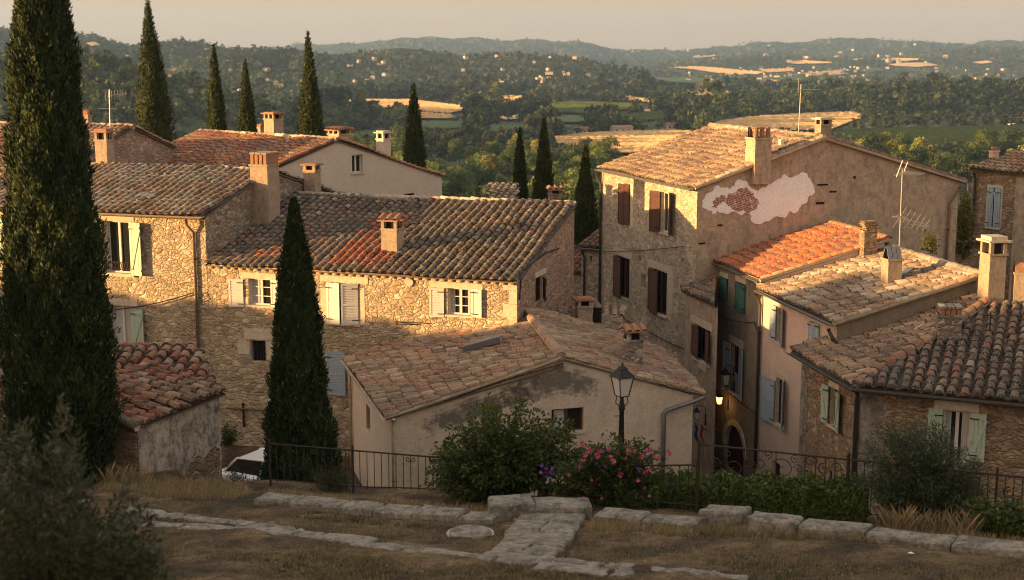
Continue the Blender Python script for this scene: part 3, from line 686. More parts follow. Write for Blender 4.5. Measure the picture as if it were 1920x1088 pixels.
# plaster patch and bare brick on the gable
def fract(P, depth=3, amp=.2):
    for k in range(depth):
        Q = []
        for i in range(len(P)):
            a, b_ = np.array(P[i], float), np.array(P[(i + 1) % len(P)], float); m_ = (a + b_) / 2; d = b_ - a
            Q += [a, m_ + A3(-d[1], d[0]) * rng.uniform(-amp, amp)]
        P = Q; amp *= .8
    return P
def patch(root, W, pxs, out, mat, name, zo=(1060, 200), sc_=3.1625, amp=.2):
    P = fract([W.px(zo[0] + x / sc_, zo[1] + y / sc_) for x, y in pxs], 4, amp); mb = MB()
    mb.poly([W.P(t, z, out) for t, z in P])
    for i in range(len(P)):
        a, b_ = P[i], P[(i + 1) % len(P)]; mb.poly([W.P(*a, 0), W.P(*b_, 0), W.P(*b_, out), W.P(*a, out)])
    return mb.build(name, mat, root)
patch(HF, WFr, [(810, 560), (840, 515), (880, 490), (895, 465), (940, 480), (1000, 470), (1015, 435), (1050, 440), (1085, 470), (1100, 482), (1190, 478), (1230, 450), (1280, 425), (1295, 400), (1330, 420), (1395, 392), (1450, 430), (1475, 480), (1480, 510), (1430, 570), (1390, 600), (1370, 630), (1330, 620), (1300, 660), (1230, 660), (1170, 692), (1100, 680), (1085, 632), (1000, 622), (930, 630), (870, 640), (835, 610)], .018, 'plaster', 'plaster_patch', amp=.25)
patch(HF, WFr, [(915, 552), (960, 535), (990, 515), (1030, 485), (1080, 480), (1115, 515), (1150, 575), (1125, 610), (1090, 632), (1040, 618), (985, 600), (950, 575)], .026, 'brick', 'bare_brick', amp=.35)
patch(HF, WFr, [(872, 560), (900, 535), (935, 528), (955, 540), (930, 562), (900, 592), (868, 600)], .024, 'brick', 'bare_brick', amp=.5)
for q in ((1533, 345, 1552, 348), (1555, 358, 1568, 361), (1530, 379, 1545, 383), (1345, 421, 1354, 424), (1310, 455, 1322, 458), (1600, 330, 1604, 335)):
    lintel(HF, WFr, WFr.rect(*q), .02, 'wall_hole', 'dark')
aF = 18.3; pF = (fL, np.cross(fu, fA - fC)); pFb = (fR, np.cross(fu, fA - fR))
chimney(HF, hv(1424, 300, WFr.A, WFr.B) + fn * 0 - WFr.n * .1, .70, .75, pt(1423, 237, 51.2)[2], aF, 'pots', 'brown', 'clay', .9)
chim_px(HF, None, 1528, 1557, 262, 219, aF, 'slab', 'chim', 1, Y=52.3, cap='mortar')
skylight(HF, pF, [(1441, 265), (1462, 258), (1476, 256), (1450, 267)]); P = hpl(1463, 277, *pF); mb = MB(); mb.tube([P - Z3 * .2, P + Z3 * .32], .07, 8); mb.build('vent_pipe', 'plaster', HF)
P = hpl(1500, 262, *pF); mb = MB(); mb.obox(P - fu * .35, fu * .7, fn * .5, Z3 * .16); mb.build('roof_hatch', 'pipe_d', HF)

# ---- G: low stone lean-to left of F -------------------------------------------------------------
gC = pt(1128, 466, 60.5); gL = hz(1084, 462, gC[2]); gu = unit(gC - gL); gn = A3(-gu[1], gu[0], 0)
HG = house_thing('lean_to', 'low stone lean-to with a red tiled roof squeezed beside the tall brown-shuttered house', [gC, gL], -14); HG['category'] = 'outbuilding'
gC = gC + gu * .9; gB = gC + gn * 2.6 + Z3 * .8; gBl = gL + gn * 2.6 + Z3 * .8
roof(HG, [gL, gC, gB, gBl], gL, gC, palette([(RED, .4), (BRN, .3), (PALE, .15), (PINK, .15)]))
WG = Wall(gL + gn * .15 + gu * .1, gC + gn * .15); q = WG.rect(1105, 480, 1110, 489); WG.holes = [q]
shell(HG, [(WG, [(0, gC[2] - .08), (99, gC[2] - .08)], 0), (Wall(WG.A + gn * 2.4, WG.A), [(0, gBl[2] - .1), (2.4, gC[2] - .1)], 0)], ['stone_pale', 'ashlar'], -16)
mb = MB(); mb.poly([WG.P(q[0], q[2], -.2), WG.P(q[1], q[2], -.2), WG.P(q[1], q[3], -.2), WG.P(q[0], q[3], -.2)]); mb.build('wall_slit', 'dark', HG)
gutter(HG, gL, gC, -gn, 'zinc'); pipe(HG, [WG.P(.12, gC[2] - .15, .2), WG.P(.2, gC[2] - .5, .08), WG.P(.2, -14, .08)], .05, 'pipe_d')
g2 = pt(1078, 512, 63); HG2 = house_thing('lean_to', 'sliver of a lower red tiled roof behind the corner of the long golden house', [g2], -14); HG2['category'] = 'outbuilding'
g2l = g2 - gu * 2.5; g2r = g2 + gu * .95
roof(HG2, [g2l, g2r, g2r + gn * 3 + Z3 * 1.3, g2l + gn * 3 + Z3 * 1.3], g2l, g2r, palette([(RED, .6), (BRN, .4)]))
WG2 = Wall(g2l + gn * .15, g2r + gn * .15 - gu * .1); shell(HG2, [(WG2, [(0, g2[2] - .1), (99, g2[2] - .1)], 0), (Wall(WG2.B, WG2.B + gn * 2.8), [(0, g2[2] - .1), (2.8, g2[2] + 1)], 0)], ['stone_pale', 'ashlar'], -16)

# ---- L: brown low house between F and H ---------------------------------------------------------
HL_ = house_thing('stone_house', 'low mottled brown house with dark shutters wedged in the alley', [pt(1310, 560, 49)], -15)
lC = pt(1339, 573, 46.8); lF_ = hz(1276, 543, lC[2]); lu = unit(lC - lF_); ln_ = A3(-lu[1], lu[0], 0)
lq = pt(1341, 540, 50.55); dq = float((lq - lC)[:2] @ ln_[:2]); lq = A3(lq[0], lq[1], lC[2] + dq / 3)
roof(HL_, [lF_, lC, lq], lF_, lC, palette([(DRK, .4), (BRN, .35), (PINK, .25)]))
WL = Wall(lF_ + ln_ * .15 + lu * .15, lC + ln_ * .15); ql = WL.rect(1301, 614, 1331, 678); WL.holes = [ql]
WLr = Wall(WL.B, lq); shell(HL_, [(WL, [(0, lC[2] - .08), (99, lC[2] - .08)], 0), (WLr, [(0, lC[2] - .06), (WLr.L, lq[2] - .1)], 0)], ['brown', 'ashlar'], -16.5)
window(HL_, WL, ql, 'wood_brown', 2, 1)
shutter(HL_, WL, WL.rect(1299, 611, 1314, 668), 'wood_brown', 'louver', .03, 4, 0); shutter(HL_, WL, WL.rect(1325, 622, 1336, 681), 'wood_brown', 'louver', .03, 12, 0)
lintel(HL_, WL, WL.rect(1296, 600, 1336, 612)); lintel(HL_, WL, WL.rect(1310, 680, 1326, 694), .05, 'window_sill')

# ---- H: narrow house with the bright orange roof ------------------------------------------------
hC = pt(1425, 525, 46); hL = hz(1335, 488, hC[2]); hu = unit(hC - hL); hn = A3(-hu[1], hu[0], 0); LH = float(np.linalg.norm(hC - hL))
hBl = pt(1565, 420, 51.2); hBr = hz(1703, 463, hBl[2])
hn2 = hn; rise = (hBl[2] - hC[2]) / float((hBl - hL) @ hn); wH = float((hBl - hL) @ hn)
HH = house_thing('rendered_house', 'narrow tan rendered house with a bright orange tile roof and an arched door', [hC, hL, hBl], -15)
ph = palette([((.43, .125, .045), .6), (RED, .25), ((.50, .19, .07), .15)])
T1, T2 = hL + hn * wH + Z3 * (hBl[2] - hC[2]), hC + hn * wH + Z3 * (hBl[2] - hC[2])
roof(HH, [hL, hC, T2, T1], hL, hC, ph, .225, .42)
ridge(HH, T1, T2, palette([(ORG, .6), (TAN, .4)]), r=.15)
ridge(HH, hC + Z3 * .04, T2 + Z3 * .02, palette([(ORG, .5), (TAN, .5)]), r=.09, name='verge_tiles')
WH = Wall(hL + hn * .18 + hu * .05, hC + hn * .18)
hw = [WH.rect(*q) for q in ((1352, 521, 1364, 563), (1381, 531, 1397, 584), (1371, 648, 1387, 738))]; arch = WH.rect(1358, 797, 1396, 897); WH.holes = hw + [(arch[0], arch[1], -15.4, arch[3] - .02)]
zeH = float(hC[2]) - .08
WHr = Wall(WH.B, WH.B + hn * (wH - .3)); WHl = Wall(WH.A + hn * (wH - .3), WH.A)
shell(HH, [(WH, [(0, zeH), (99, zeH)], 0), (WHr, [(0, zeH), (WHr.L, T2[2] - .1)], 1), (WHl, [(0, T1[2] - .1), (WHl.L, zeH)], 0)], ['tan', 'pink', 'tan'], -16.5)
genoise(HH, WH, zeH + .04, 1, 0, None, 'mortar', .25, .10)
for r_ in hw: window(HH, WH, r_, 'wood_brown', 2, 1, sill=r_ is hw[2])
shutter(HH, WH, WH.rect(1351, 520, 1365, 564), 'wood_teal', 'louver', .02, 2, 0); shutter(HH, WH, WH.rect(1380, 530, 1389, 582), 'wood_teal', 'louver', .02, 3, 0); shutter(HH, WH, WH.rect(1389.5, 533, 1398, 585), 'wood_teal', 'louver', .02, 12, 1)
shutter(HH, WH, WH.rect(1361, 641, 1371, 735), 'wood_blue', 'louver', .03, 10, 1); shutter(HH, WH, WH.rect(1387, 654, 1398, 750), 'wood_blue', 'louver', .03, 10, 0); shutter(HH, WH, WH.rect(1371, 702, 1387, 737), 'wood_blue', 'louver', -.1, 0, 0)
lintel(HH, WH, WH.rect(1368, 634, 1394, 648), .02); lintel(HH, WH, WH.rect(1379, 518, 1399, 530), .012); lintel(HH, WH, WH.rect(1350, 511, 1366, 520), .012)
# arched doorway: stone ring over the opening, dark door inside
mb = MB(); a, b_, z0, z1 = arch; cx = (a + b_) / 2; rr = (b_ - a) / 2; zc = z1 - rr
for k in range(9):
    t0, t1 = math.pi * k / 9, math.pi * (k + 1) / 9
    P_ = [(cx - (rr + o_) * math.cos(t), zc + (rr + o_) * math.sin(t)) for o_, t in ((-.02, t0), (-.02, t1), (.2, t1), (.2, t0))]
    mb.poly([WH.P(*q, .03) for q in P_]);
    for i in range(4): q0, q1 = P_[i], P_[(i + 1) % 4]; mb.poly([WH.P(*q0, -.2), WH.P(*q1, -.2), WH.P(*q1, .03), WH.P(*q0, .03)])
for k in range(8):   # spandrels filling the square head
    for sgn in (-1, 1):
        t0, t1 = math.pi / 2 * k / 8, math.pi / 2 * (k + 1) / 8
        mb.poly([WH.P(cx + sgn * rr * math.cos(t0), zc + rr * math.sin(t0), -.02), WH.P(cx + sgn * rr * math.cos(t1), zc + rr * math.sin(t1), -.02), WH.P(cx + sgn * rr * math.cos(t1), z1, -.02), WH.P(cx + sgn * rr * math.cos(t0), z1, -.02)], 1)
mb.build('door_arch', ['ashlar', 'tan'], HH)
mb = MB(); mb.obox(WH.P(a, -15.4, -.2), WH.u * (b_ - a), WH.n * .05, Z3 * (z1 + 15.4)); dr = mb.build('door', 'wood_door', HH)
mb = MB(); mb.tube([WH.P(b_ - .2, z0 + 1.0, -.15), WH.P(b_ - .2, z0 + 1.0, -.08)], .03, 8); mb.build('handle', 'zinc', dr)
gutter(HH, hL, hC, -hn, 'zinc', .06)
pipe(HH, [WH.P(.02, zeH - .1, .22), WH.P(.02, zeH - .5, .08), WH.P(.02, -14.5, .08)], .055, 'pipe_d')
pH = (hL, np.cross(hu, T2 - hC))
chim_px(HH, None, 1610, 1644, 468, 414, 12, 'stack', 'stone_brown', .8, Y=46.6)

# ---- I: pink rendered house ---------------------------------------------------------------------
iC = pt(1562, 605, 40); iL = hz(1418, 540, iC[2]); iu = unit(iC - iL); in_ = A3(-iu[1], iu[0], 0); LI = float(np.linalg.norm(iC - iL))
iR = hv(1840, 515, iC, iC + in_); wI = float(np.linalg.norm((iR - iC)[:2])); iRl = iR - iu * LI
HI = house_thing('rendered_house', 'pink rendered house with grey-blue shutters and a sand coloured tile roof', [iC, iL, iR, iRl], -15)
pi_ = palette([((.28, .19, .12), .34), (PALE, .12), (BRN, .28), (PINK, .14), (DRK, .12)])
roof(HI, [iL, iC, iR, iRl], iL, iC, pi_, .23, .42, wob=1.5); ridge(HI, iRl, iR, palette([(TAN, .6), (PALE, .4)]), r=.15)
ridge(HI, iC + Z3 * .03, iR + Z3 * .02, palette([(PALE, .6), (PINK, .4)]), r=.10, name='verge_tiles')
WI = Wall(iL + in_ * .2 + iu * .05, iC + in_ * .2 - iu * .12)
iw = [WI.rect(*q) for q in ((1457, 577, 1467, 642), (1519, 605, 1537, 646), (1454, 711, 1471, 799), (1448, 866, 1462, 902))]; WI.holes = iw; zeI = float(iC[2]) - .08
WIr = Wall(WI.B, WI.B + in_ * (wI - .3)); WIl = Wall(WI.A + in_ * (wI - .3), WI.A)
WIb = Wall(WIr.B, WIr.B - iu * WI.L)
shell(HI, [(WI, [(0, zeI), (99, zeI)], 0), (WIr, [(0, zeI), (WIr.L, iR[2] - .1)], 1), (WIl, [(0, iR[2] - .1), (WIl.L, zeI)], 1), (WIb, [(0, iR[2] - .12), (99, iR[2] - .12)], 1)], ['pink', 'tan', 'ashlar'], -16.5)
for i, r_ in enumerate(iw): window(HI, WI, r_, 'wood_brown', 1 if i == 3 else 2, 1, sill=i in (0, 2))
for q, sw, h in (((1448, 572, 1457, 640), 6, 1), ((1467, 580, 1475, 652), 20, 0), ((1518, 604, 1528, 645), 2, 0), ((1528.5, 606, 1538, 647), 2, 1), ((1432, 707, 1454, 791), 4, 1), ((1471, 714, 1480, 806), 30, 0)):
    shutter(HI, WI, WI.rect(*q), 'wood_blue', 'louver', .03, sw, h)
surround(HI, WI, iw[1], .13, .012); lintel(HI, WI, WI.rect(1452, 700, 1474, 710), .012); lintel(HI, WI, WI.rect(1455, 568, 1468, 576), .012)
gutter(HI, iL, iC, -in_, 'zinc', .07); pipe(HI, [WI.P(.1, zeI - .1, .25), WI.P(.12, zeI - .5, .1), WI.P(.12, -14.5, .1)], .06, 'pipe_d')
pipe(HI, [WI.P(WI.L - .1, zeI - .15, .25), WI.P(WI.L - .05, zeI - .3, .2), WI.P(WI.L + .15, zeI - .62, .08)], .06, 'pipe_d')
pI = (iL, np.cross(iu, iR - iC)); aI = 11
chim_px(HI, pI, 1652, 1689, 530, 462, aI, 'lean', 'chim', 1.0, cap='zinc')
chim_px(HI, None, 1836, 1880, 548, 440, aI, 'slab', 'chim', 1.1, Y=40.2, cap='mortar')
skylight(HI, pI, [(1690, 517), (1703, 506), (1714, 507), (1700, 519)])

# ---- J: corner house at the lower right ---------------------------------------------------------
jC = pt(1600, 725, 36); jL = hz(1485, 658, jC[2]); jR = hz(1920, 755, jC[2]); ju = unit(jR - jC); jl = unit(jL - jC)
jR = jC + ju * 9.0; jn = A3(-ju[1], ju[0], 0); jm = A3(jl[1], -jl[0], 0)      # jn: inward from front, jm: inward from left side
hipd = unit(ju + jl); rise_f = .30; kf = float(hipd @ jn); HT = 6.4; hp = jC + hipd * HT + Z3 * (HT * kf * rise_f)
HJ = house_thing('stone_house', 'corner stone house with sage green shutters and dark mossy roof tiles, behind the olive shrub', [jC, jL, jR, hp], -14)
rf = HT * kf
pj = palette([(DRK, .38), (BRN, .28), (RED, .14), (GRY, .2)]); pj2 = palette([(BRN, .32), (TAN, .22), (PINK, .2), (DRK, .14), (RED, .12)])
jRt = jR + jn * rf + Z3 * (rf * rise_f); jLe = jL + jl * .1; kd = float((hp - jC) @ jm) * -1; kd = abs(float((hp - jC) @ jm)); jLt = jLe + jm * kd * (1 if float((hp - jC) @ jm) > 0 else -1) + Z3 * float(hp[2] - jC[2])
jRt2 = hp + ju * 6.4
roof(HJ, [jC, jR, jRt2, hp], jC, jR, pj, .32, .38, wob=1.0); roof(HJ, [jLe, jC, hp, jLt], jLe, jC, pj2, .27, .42, wob=1.4)
ridge(HJ, jC + hipd * .1 + Z3 * .07, hp + Z3 * .06, palette([(PINK, .4), (RED, .3), (TAN, .3)]), r=.15, name='hip_tiles')
jb = hp + ju * 6.4
WJ = Wall(jC + jn * .3 + jm * .28, jR + jn * .3); WJl = Wall(jL - jl * .15 + jm * .28, WJ.A)
jw = WJ.rect(1766, 771, 1819, 868); jw2 = WJl.rect(1557, 728, 1570, 800); jw3 = WJl.rect(1549, 880, 1560, 905)
WJ.holes = [jw]; WJl.holes = [jw2, jw3]; zeJ = float(jC[2]) - .1
shell(HJ, [(WJ, [(0, zeJ), (99, zeJ)], 0), (WJl, [(0, zeJ), (99, zeJ)], 0)], ['stone_brown', 'ashlar'], -15)
window(HJ, WJ, jw, 'wood_white', 2, 1, curtain=[(.05, .28), (.66, .97)]); window(HJ, WJl, jw2, 'wood_brown', 2, 1); window(HJ, WJl, jw3, 'wood_brown', 1, 1, sill=False)
shutter(HJ, WJ, WJ.rect(1739, 765, 1766, 858), 'wood_green', 'plank', .04, 10, 1); shutter(HJ, WJ, WJ.rect(1819, 774, 1849, 864), 'wood_green', 'plank', .04, 6, 0)
shutter(HJ, WJl, WJl.rect(1546, 721, 1556, 793), 'wood_green', 'plank', .04, 8, 1); shutter(HJ, WJl, WJl.rect(1570, 736, 1582, 811), 'wood_green', 'plank', .04, 14, 0)
lintel(HJ, WJ, WJ.rect(1752, 752, 1836, 770), .02); lintel(HJ, WJl, WJl.rect(1554, 717, 1574, 728), .012)
mb = MB(); mb2 = MB()
for k in range(13):
    W_ = .62 if k % 2 else .38; WJ.block(mb, (.004, W_, zeJ - .45 - k * .42, zeJ - .05 - k * .42), -.03, .012); WJl.block(mb, (WJl.L - (.38 if k % 2 else .62), WJl.L - .004, zeJ - .45 - k * .42, zeJ - .05 - k * .42), -.03, .012)
    WJl.block(mb2, (.004, .3 if k % 2 else .5, zeJ - .45 - k * .42, zeJ - .05 - k * .42), -.03, .012)
mb.build('quoin', 'lime', HJ); mb2.build('quoin', 'lime', HJ)
gutter(HJ, jC + ju * -.02, jR, -jn, 'pipe_d', .075); gutter(HJ, jLe, jC, -jm, 'pipe_d', .075)
pipe(HJ, [WJl.P(WJl.L + .02, zeJ - .08, .25), WJl.P(WJl.L + .0, zeJ - .2, .2), WJl.P(WJl.L - .22, zeJ - .42, .1), WJl.P(WJl.L - .22, -13.5, .1)], .065, 'pipe_d')
pJl = (jC, np.cross(jl, hp - jC)); pJf = (jC, np.cross(ju, hp - jC))
chim_px(HJ, pJl, 1750, 1806, 624, 571, -10, 'brick', 'stone_grey', .8, cap='clay')
chim_px(HJ, pJl, 1895, 1930, 545, 492, -10, 'lean', 'chim', 1, cap='clay')
mb = MB(); P = hpl(1856, 615, *pJl); mb.tube([P - Z3 * .1, P + Z3 * .45], .02, 6); mb.tube([P + Z3 * .36 - ju * .12, P + Z3 * .36 + ju * .12], .018, 6); mb.build('roof_vent', 'iron', HJ)
P = hpl(1715, 622, *pJl); mb = MB()
for k in range(5): mb.barrel(P + ju * (.1 * k) + jl * .1 * k, P + ju * (.5 + .1 * k) + jl * (.5 - .12 * k) + Z3 * (.14 + .05 * k), Z3, .1, .09, 0, rng.choice([PALE, TAN, BRN]), 5, cap=True)
tag(mb.build('loose_tiles', 'tile', None), 'heap of loose broken tiles on the corner house roof beside its brick chimney', 'tiles')

# ---- K: house at the far right ------------------------------------------------------------------
kF = pt(1905, 325, 60); kL = pt(1815, 305, 62.5); kL[2] = kF[2]; ku = unit(kF - kL); kn = A3(-ku[1], ku[0], 0)
HK = house_thing('stone_house', 'stone house with closed slate blue shutters at the far right edge', [kF, kL], -15)
kR = kF; kE = kF + ku * 5
roof(HK, [kL, kF, kF + kn * 5 + Z3 * 1.7, kL + kn * 5 + Z3 * 1.7 + ku * 1.5], kL, kF, palette([(TAN, .4), (PINK, .3), (RED, .2), (PALE, .1)]))
kq = kF + A3(.95, -.3, 0) * 6; roof(HK, [kF, kq, kF + kn * 5 + Z3 * 1.7 + A3(5, 0, 0), kF + kn * 5 + Z3 * 1.7], kF, kq, palette([(TAN, .5), (PINK, .3), (PALE, .2)]))
WK = Wall(kL + kn * .2 + ku * .1, kF + kn * .2 - ku * .15); kw = WK.rect(1853, 352, 1875, 427); WK.holes = [kw]; WKr = Wall(WK.B, WK.B + unit(A3(.95, -.3, 0)) * 6)
shell(HK, [(WK, [(0, kF[2] - .1), (99, kF[2] - .1)], 0), (WKr, [(0, kF[2] - .05), (99, kF[2] - .05)], 1), (Wall(WK.A + kn * 4.5, WK.A), [(0, kF[2] + 1.2), (4.5, kF[2] - .1)], 0)], ['stone_brown', 'brown', 'ashlar'], -16)
window(HK, WK, kw, 'wood_blue', 2, 1); shutter(HK, WK, WK.rect(1852, 351, 1863, 427), 'wood_blue', 'plank', .02, 2, 0); shutter(HK, WK, WK.rect(1865, 352, 1876, 428), 'wood_blue', 'plank', .02, 2, 1)
surround(HK, WK, kw, .12, .01); pipe(HK, [WK.P(.3, kF[2] - .15, .2), WK.P(.3, kF[2] - .5, .1), WK.P(.3, -13, .1)], .06, 'pipe_d')
chim_px(HK, None, 1855, 1872, 295, 276, 10, 'pots', 'pink', 1, Y=63.5)
# garden wall between F and K
g0, g1 = pt(1788, 458, 57), pt(1835, 462, 57.5); HW = thing('garden_wall', 'low tile-topped stone wall in the gap beside the far right house', 'wall', (g0[0], g0[1], -14))
WW = Wall(g0 - A3(.5, 0, 0), g1 + A3(1, 0, 0)); shell(HW, [(WW, [(0, g0[2]), (99, g0[2])], 0)], ['stone_brown', 'ashlar'], -15)
c0 = WW.P(0, g0[2], .25); c1 = WW.P(WW.L, g0[2], .25); roof(HW, [c0, c1, c1 - WW.n * .6 + Z3 * .25, c0 - WW.n * .6 + Z3 * .25], c0, c1, palette([(RED, .5), (BRN, .5)]), name='coping')

# ---- A: front house with the rendered gable -----------------------------------------------------
aC = pt(722, 783, 37); aR = hz(1320, 738, aC[2]); aP = hv(1052, 668, aC, aR); aL = hz(642, 672, aC[2]); aB = hz(975, 570, aP[2]); aRb = hz(1237, 650, aC[2])
au = unit(aR - aC); an = A3(-au[1], au[0], 0)
HA = house_thing('rendered_house', 'front house with a rendered gable facing the terrace, behind the street lamp', [aC, aR, aL, aRb], -14)
pa = palette([(TAN, .24), (PINK, .2), (BRN, .2), (RED, .13), (PALE, .12), (DRK, .11)])
roof(HA, [aL, aC, aP, aB], aL, aC, pa, .235, .44, wob=1.4)
nn = np.cross(aRb - aR, aP - aR); aBr = hpl(*proj(aB), aR, nn)
roof(HA, [aR, aRb, aBr, aP], aR, aRb, pa, .235, .44, wob=1.4)
ridge(HA, aB + Z3 * .03, aP + Z3 * .03, palette([(TAN, .5), (PINK, .5)]), r=.15)
ridge(HA, aC + an * .08 + Z3 * .02, aP + an * .08, palette([(PINK, .3), (TAN, .7)]), r=.09, name='verge_tiles'); ridge(HA, aP + an * .08, aR + an * .08 + Z3 * .02, palette([(PINK, .3), (TAN, .7)]), r=.09, name='verge_tiles')
inL = unit(aR - aC); lw = unit(aL - aC); WA = Wall(aC + inL * .28 + an * .10, aR - inL * .32 + an * .10); WAl = Wall(aL + inL * .28 - lw * .1, WA.A); WAr = Wall(WA.B, aRb - inL * .3)
aw = WA.rect(1034, 766, 1094, 810); WA.holes = [aw]; as_ = WAl.rect(687, 762, 694, 808); WAl.holes = [as_]
zeA = float(aC[2]) - .07; ta = float((aP - WA.A) @ WA.u)
WAb = Wall(WAr.B, WAl.A)
shell(HA, [(WA, [(0, zeA + .02), (ta, aP[2] - .1), (WA.L, zeA + .02)], 0), (WAl, [(0, zeA), (99, zeA)], 1), (WAr, [(0, zeA), (99, zeA)], 0), (WAb, [(0, zeA), (WAb.L * .48, aP[2] - .1), (WAb.L, zeA)], 0)], ['front', 'cream', 'front'], -15)
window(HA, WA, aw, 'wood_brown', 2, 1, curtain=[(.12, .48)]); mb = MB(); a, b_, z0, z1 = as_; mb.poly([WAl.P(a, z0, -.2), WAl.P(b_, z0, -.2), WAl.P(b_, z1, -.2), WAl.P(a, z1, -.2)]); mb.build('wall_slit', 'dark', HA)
pipe(HA, [WAl.P(.15, zeA - .05, .14), WAl.P(.15, zeA - .4, .08), WAl.P(.15, -14, .08)], .05, 'mortar'); pipe(HA, [WA.P(-.05, zeA + .02, .2), WA.P(-.06, zeA - .15, .14), WA.P(-.05, zeA - .4, .06), WA.P(-.05, -13.5, .06)], .05, 'mortar')
pipe(HA, [aR + Z3 * -.1 + an * -.05, aR - Z3 * .18 - au * .3 - an * .1, WA.P(*WA.px(1248, 768), .09), WA.P(*WA.px(1243, 775), .09), WA.P(WA.px(1243, 775)[0], -13.5, .09)], .065, 'zinc')
gutter(HA, aL, aC, -inL, 'mortar', .05)
# mould streaks on the gable are in its own render: dark patches of irregular outline, a few mm proud
m, nt, b = new_mat('mould_stain'); v = coords(nt); nz = noise(nt, v, 3.2, 7, .75); tr = nd(nt, 'ShaderNodeBsdfTransparent'); ms = nd(nt, 'ShaderNodeMixShader')
at = nd(nt, 'ShaderNodeAttribute'); at.attribute_name = 'Col'; fac = math_(nt, 'MULTIPLY', ramp(nt, math_(nt, 'ADD', nz, math_(nt, 'MULTIPLY', at.outputs['Fac'], .42)), [(.70, 0), (.92, 1)]), .85)
b.inputs['Base Color'].default_value = (.17, .145, .115, 1); nt.links.new(fac, ms.inputs[0]); nt.links.new(tr.outputs[0], ms.inputs[1]); nt.links.new(b.outputs[0], ms.inputs[2]); nt.links.new(ms.outputs[0], nt.nodes['Material Output'].inputs['Surface']); M['mould'] = m
def mould(root, W, x0, x1, ytop, h, px0, seed, nx=24, ny=8):
    """stain band following the roof line; density in a colour attribute, fading at all edges"""
    mb = MB()
    def wgt(i, j): return max(0, math.sin(math.pi * i / nx)) ** .5 * max(0, math.sin(math.pi * (j + .0) / ny)) ** .7
    for i in range(nx):
        for j in range(ny):
            q = []
            for di, dj in ((0, 0), (0, 1), (1, 1), (1, 0)):
                x = x0 + (x1 - x0) * (i + di) / nx; y = ytop(x) + h * (j + dj) / ny; q.append(W.P(*W.px(x, y), .004))
            g = wgt(i + .5, j + .5); mb.poly(q, 0, (g, g, g))
    return mb.build('mould_stain', 'mould', root)
mould(HA, WA, 765, 1010, lambda x: 783 - (x - 722) * 115 / 330 + 12, 62, 0, 1); mould(HA, WA, 900, 1140, lambda x: 783 - (min(x, 1052 + 0) - 722) * 115 / 330 + max(0, x - 1052) * .26 + 8, 70, 0, 2)
pA = (aC, np.cross(aL - aC, aP - aC)); pAr = (aR, nn); aA = 16.2
skylight(HA, pA, [(868, 656), (872, 650), (932, 632), (938, 637)])
chim_px(HA, pAr, 1166, 1206, 682, 612, aA, 'gable', 'stone_grey', .9)
# low dwelling hidden behind the front house, only its chimney shows
cB = pt(1096, 612, 47.5); HQ = house_thing('stone_house', 'low house hidden behind the front house, only its sunlit chimney showing', [cB], -14)
WQ = Wall(cB + A3(-.9, .3, 0), cB + A3(1.4, .1, 0)); q = WQ.rect(1112, 577, 1128, 605); WQ.holes = []
zq = float(pt(1100, 572, 47.6)[2]); shell(HQ, [(WQ, [(0, zq - .05), (WQ.L*.42, zq - .3), (WQ.L, zq - .4)], 0), (Wall(WQ.B, WQ.B + A3(0, 2, 0)), [(0, zq - .5), (99, zq - .5)], 0), (Wall(WQ.A + A3(0, 2, 0), WQ.A), [(0, zq - .5), (99, zq - .5)], 0)], ['stone_pale', 'ashlar'], -15)
lintel(HQ, WQ, q, .01, 'window_opening', 'dark')
e0, e1 = WQ.P(-.05, zq - .52, -2.2), WQ.P(WQ.L + .05, zq - .52, -2.2); roof(HQ, [e1, e0, e0 + WQ.n * 2.15 + Z3 * .1, e1 + WQ.n * 2.15 + Z3 * .1], e1, e0, pa)
chim_px(HQ, None, 1076, 1112, 604, 556, 10, 'lowslab', 'chim', 1, Y=47.2)
# roof with chimney poking up behind the long house
rB = pt(1040, 392, 57); HR = house_thing('stone_house', 'tiled roof and red capped chimney peeping over the ridge of the long golden house', [rB], -14)
r0, r1 = pt(908, 389, 56), pt(966, 391, 55.6); r1[2] = r0[2]; rn = A3(.05, 1, 0); roof(HR, [r0, r1, r1 + rn * 3 + Z3 * .75, r0 + rn * 3 + Z3 * .75], r0, r1, palette([(TAN, .6), (PALE, .4)]))
shell(HR, [(Wall(r0 + rn * .2, r1 + rn * .2), [(0, r0[2] - .1), (99, r0[2] - .1)], 0)], ['stone_grey', 'ashlar'], -14)
chim_px(HR, None, 1026, 1055, 384, 352, 5, 'gable', 'stone_grey', 1, Y=57)

# ---- N: old shed at the left --------------------------------------------------------------------
n1 = pt(265, 797, 32); n2 = hz(420, 737, n1[2]); nu = unit(n2 - n1); nin = A3(-nu[1], nu[0], 0)
HN = thing('shed', 'old shed with crooked tiles and a blackened render wall, right of the large cypress', 'shed', ((n1[0] + n2[0]) / 2 - 1, 34, -11))
pn = palette([(RED, .26), (PINK, .2), (DRK, .24), (BRN, .14), (PALE, .16)])
nf = 2.35; nl = n1 - nu * .15
roof(HN, [nl, n2 + nu * .1, n2 + nu * .1 + nin * nf + Z3 * nf * .27, nl + nin * nf + Z3 * nf * .27], nl, n2, pn, .31, .36, wob=2.2, sag=.05, name='roof')
ridge(HN, nl + Z3 * .03, nl + nin * nf + Z3 * (nf * .27 + .03), pn, r=.13, name='verge_tiles')
m0, m1 = pt(-60, 722, 36.2), pt(411, 724, 35.6); m1[2] = m1[2]; m0[2] = m1[2]; m0[1] = m1[1] + .4; mu = unit(m1 - m0); mn = A3(-mu[1], mu[0], 0)
mh = .62; mw_ = 2.1; mt = m1 + mn * mw_ + Z3 * mh - mu * 1.25
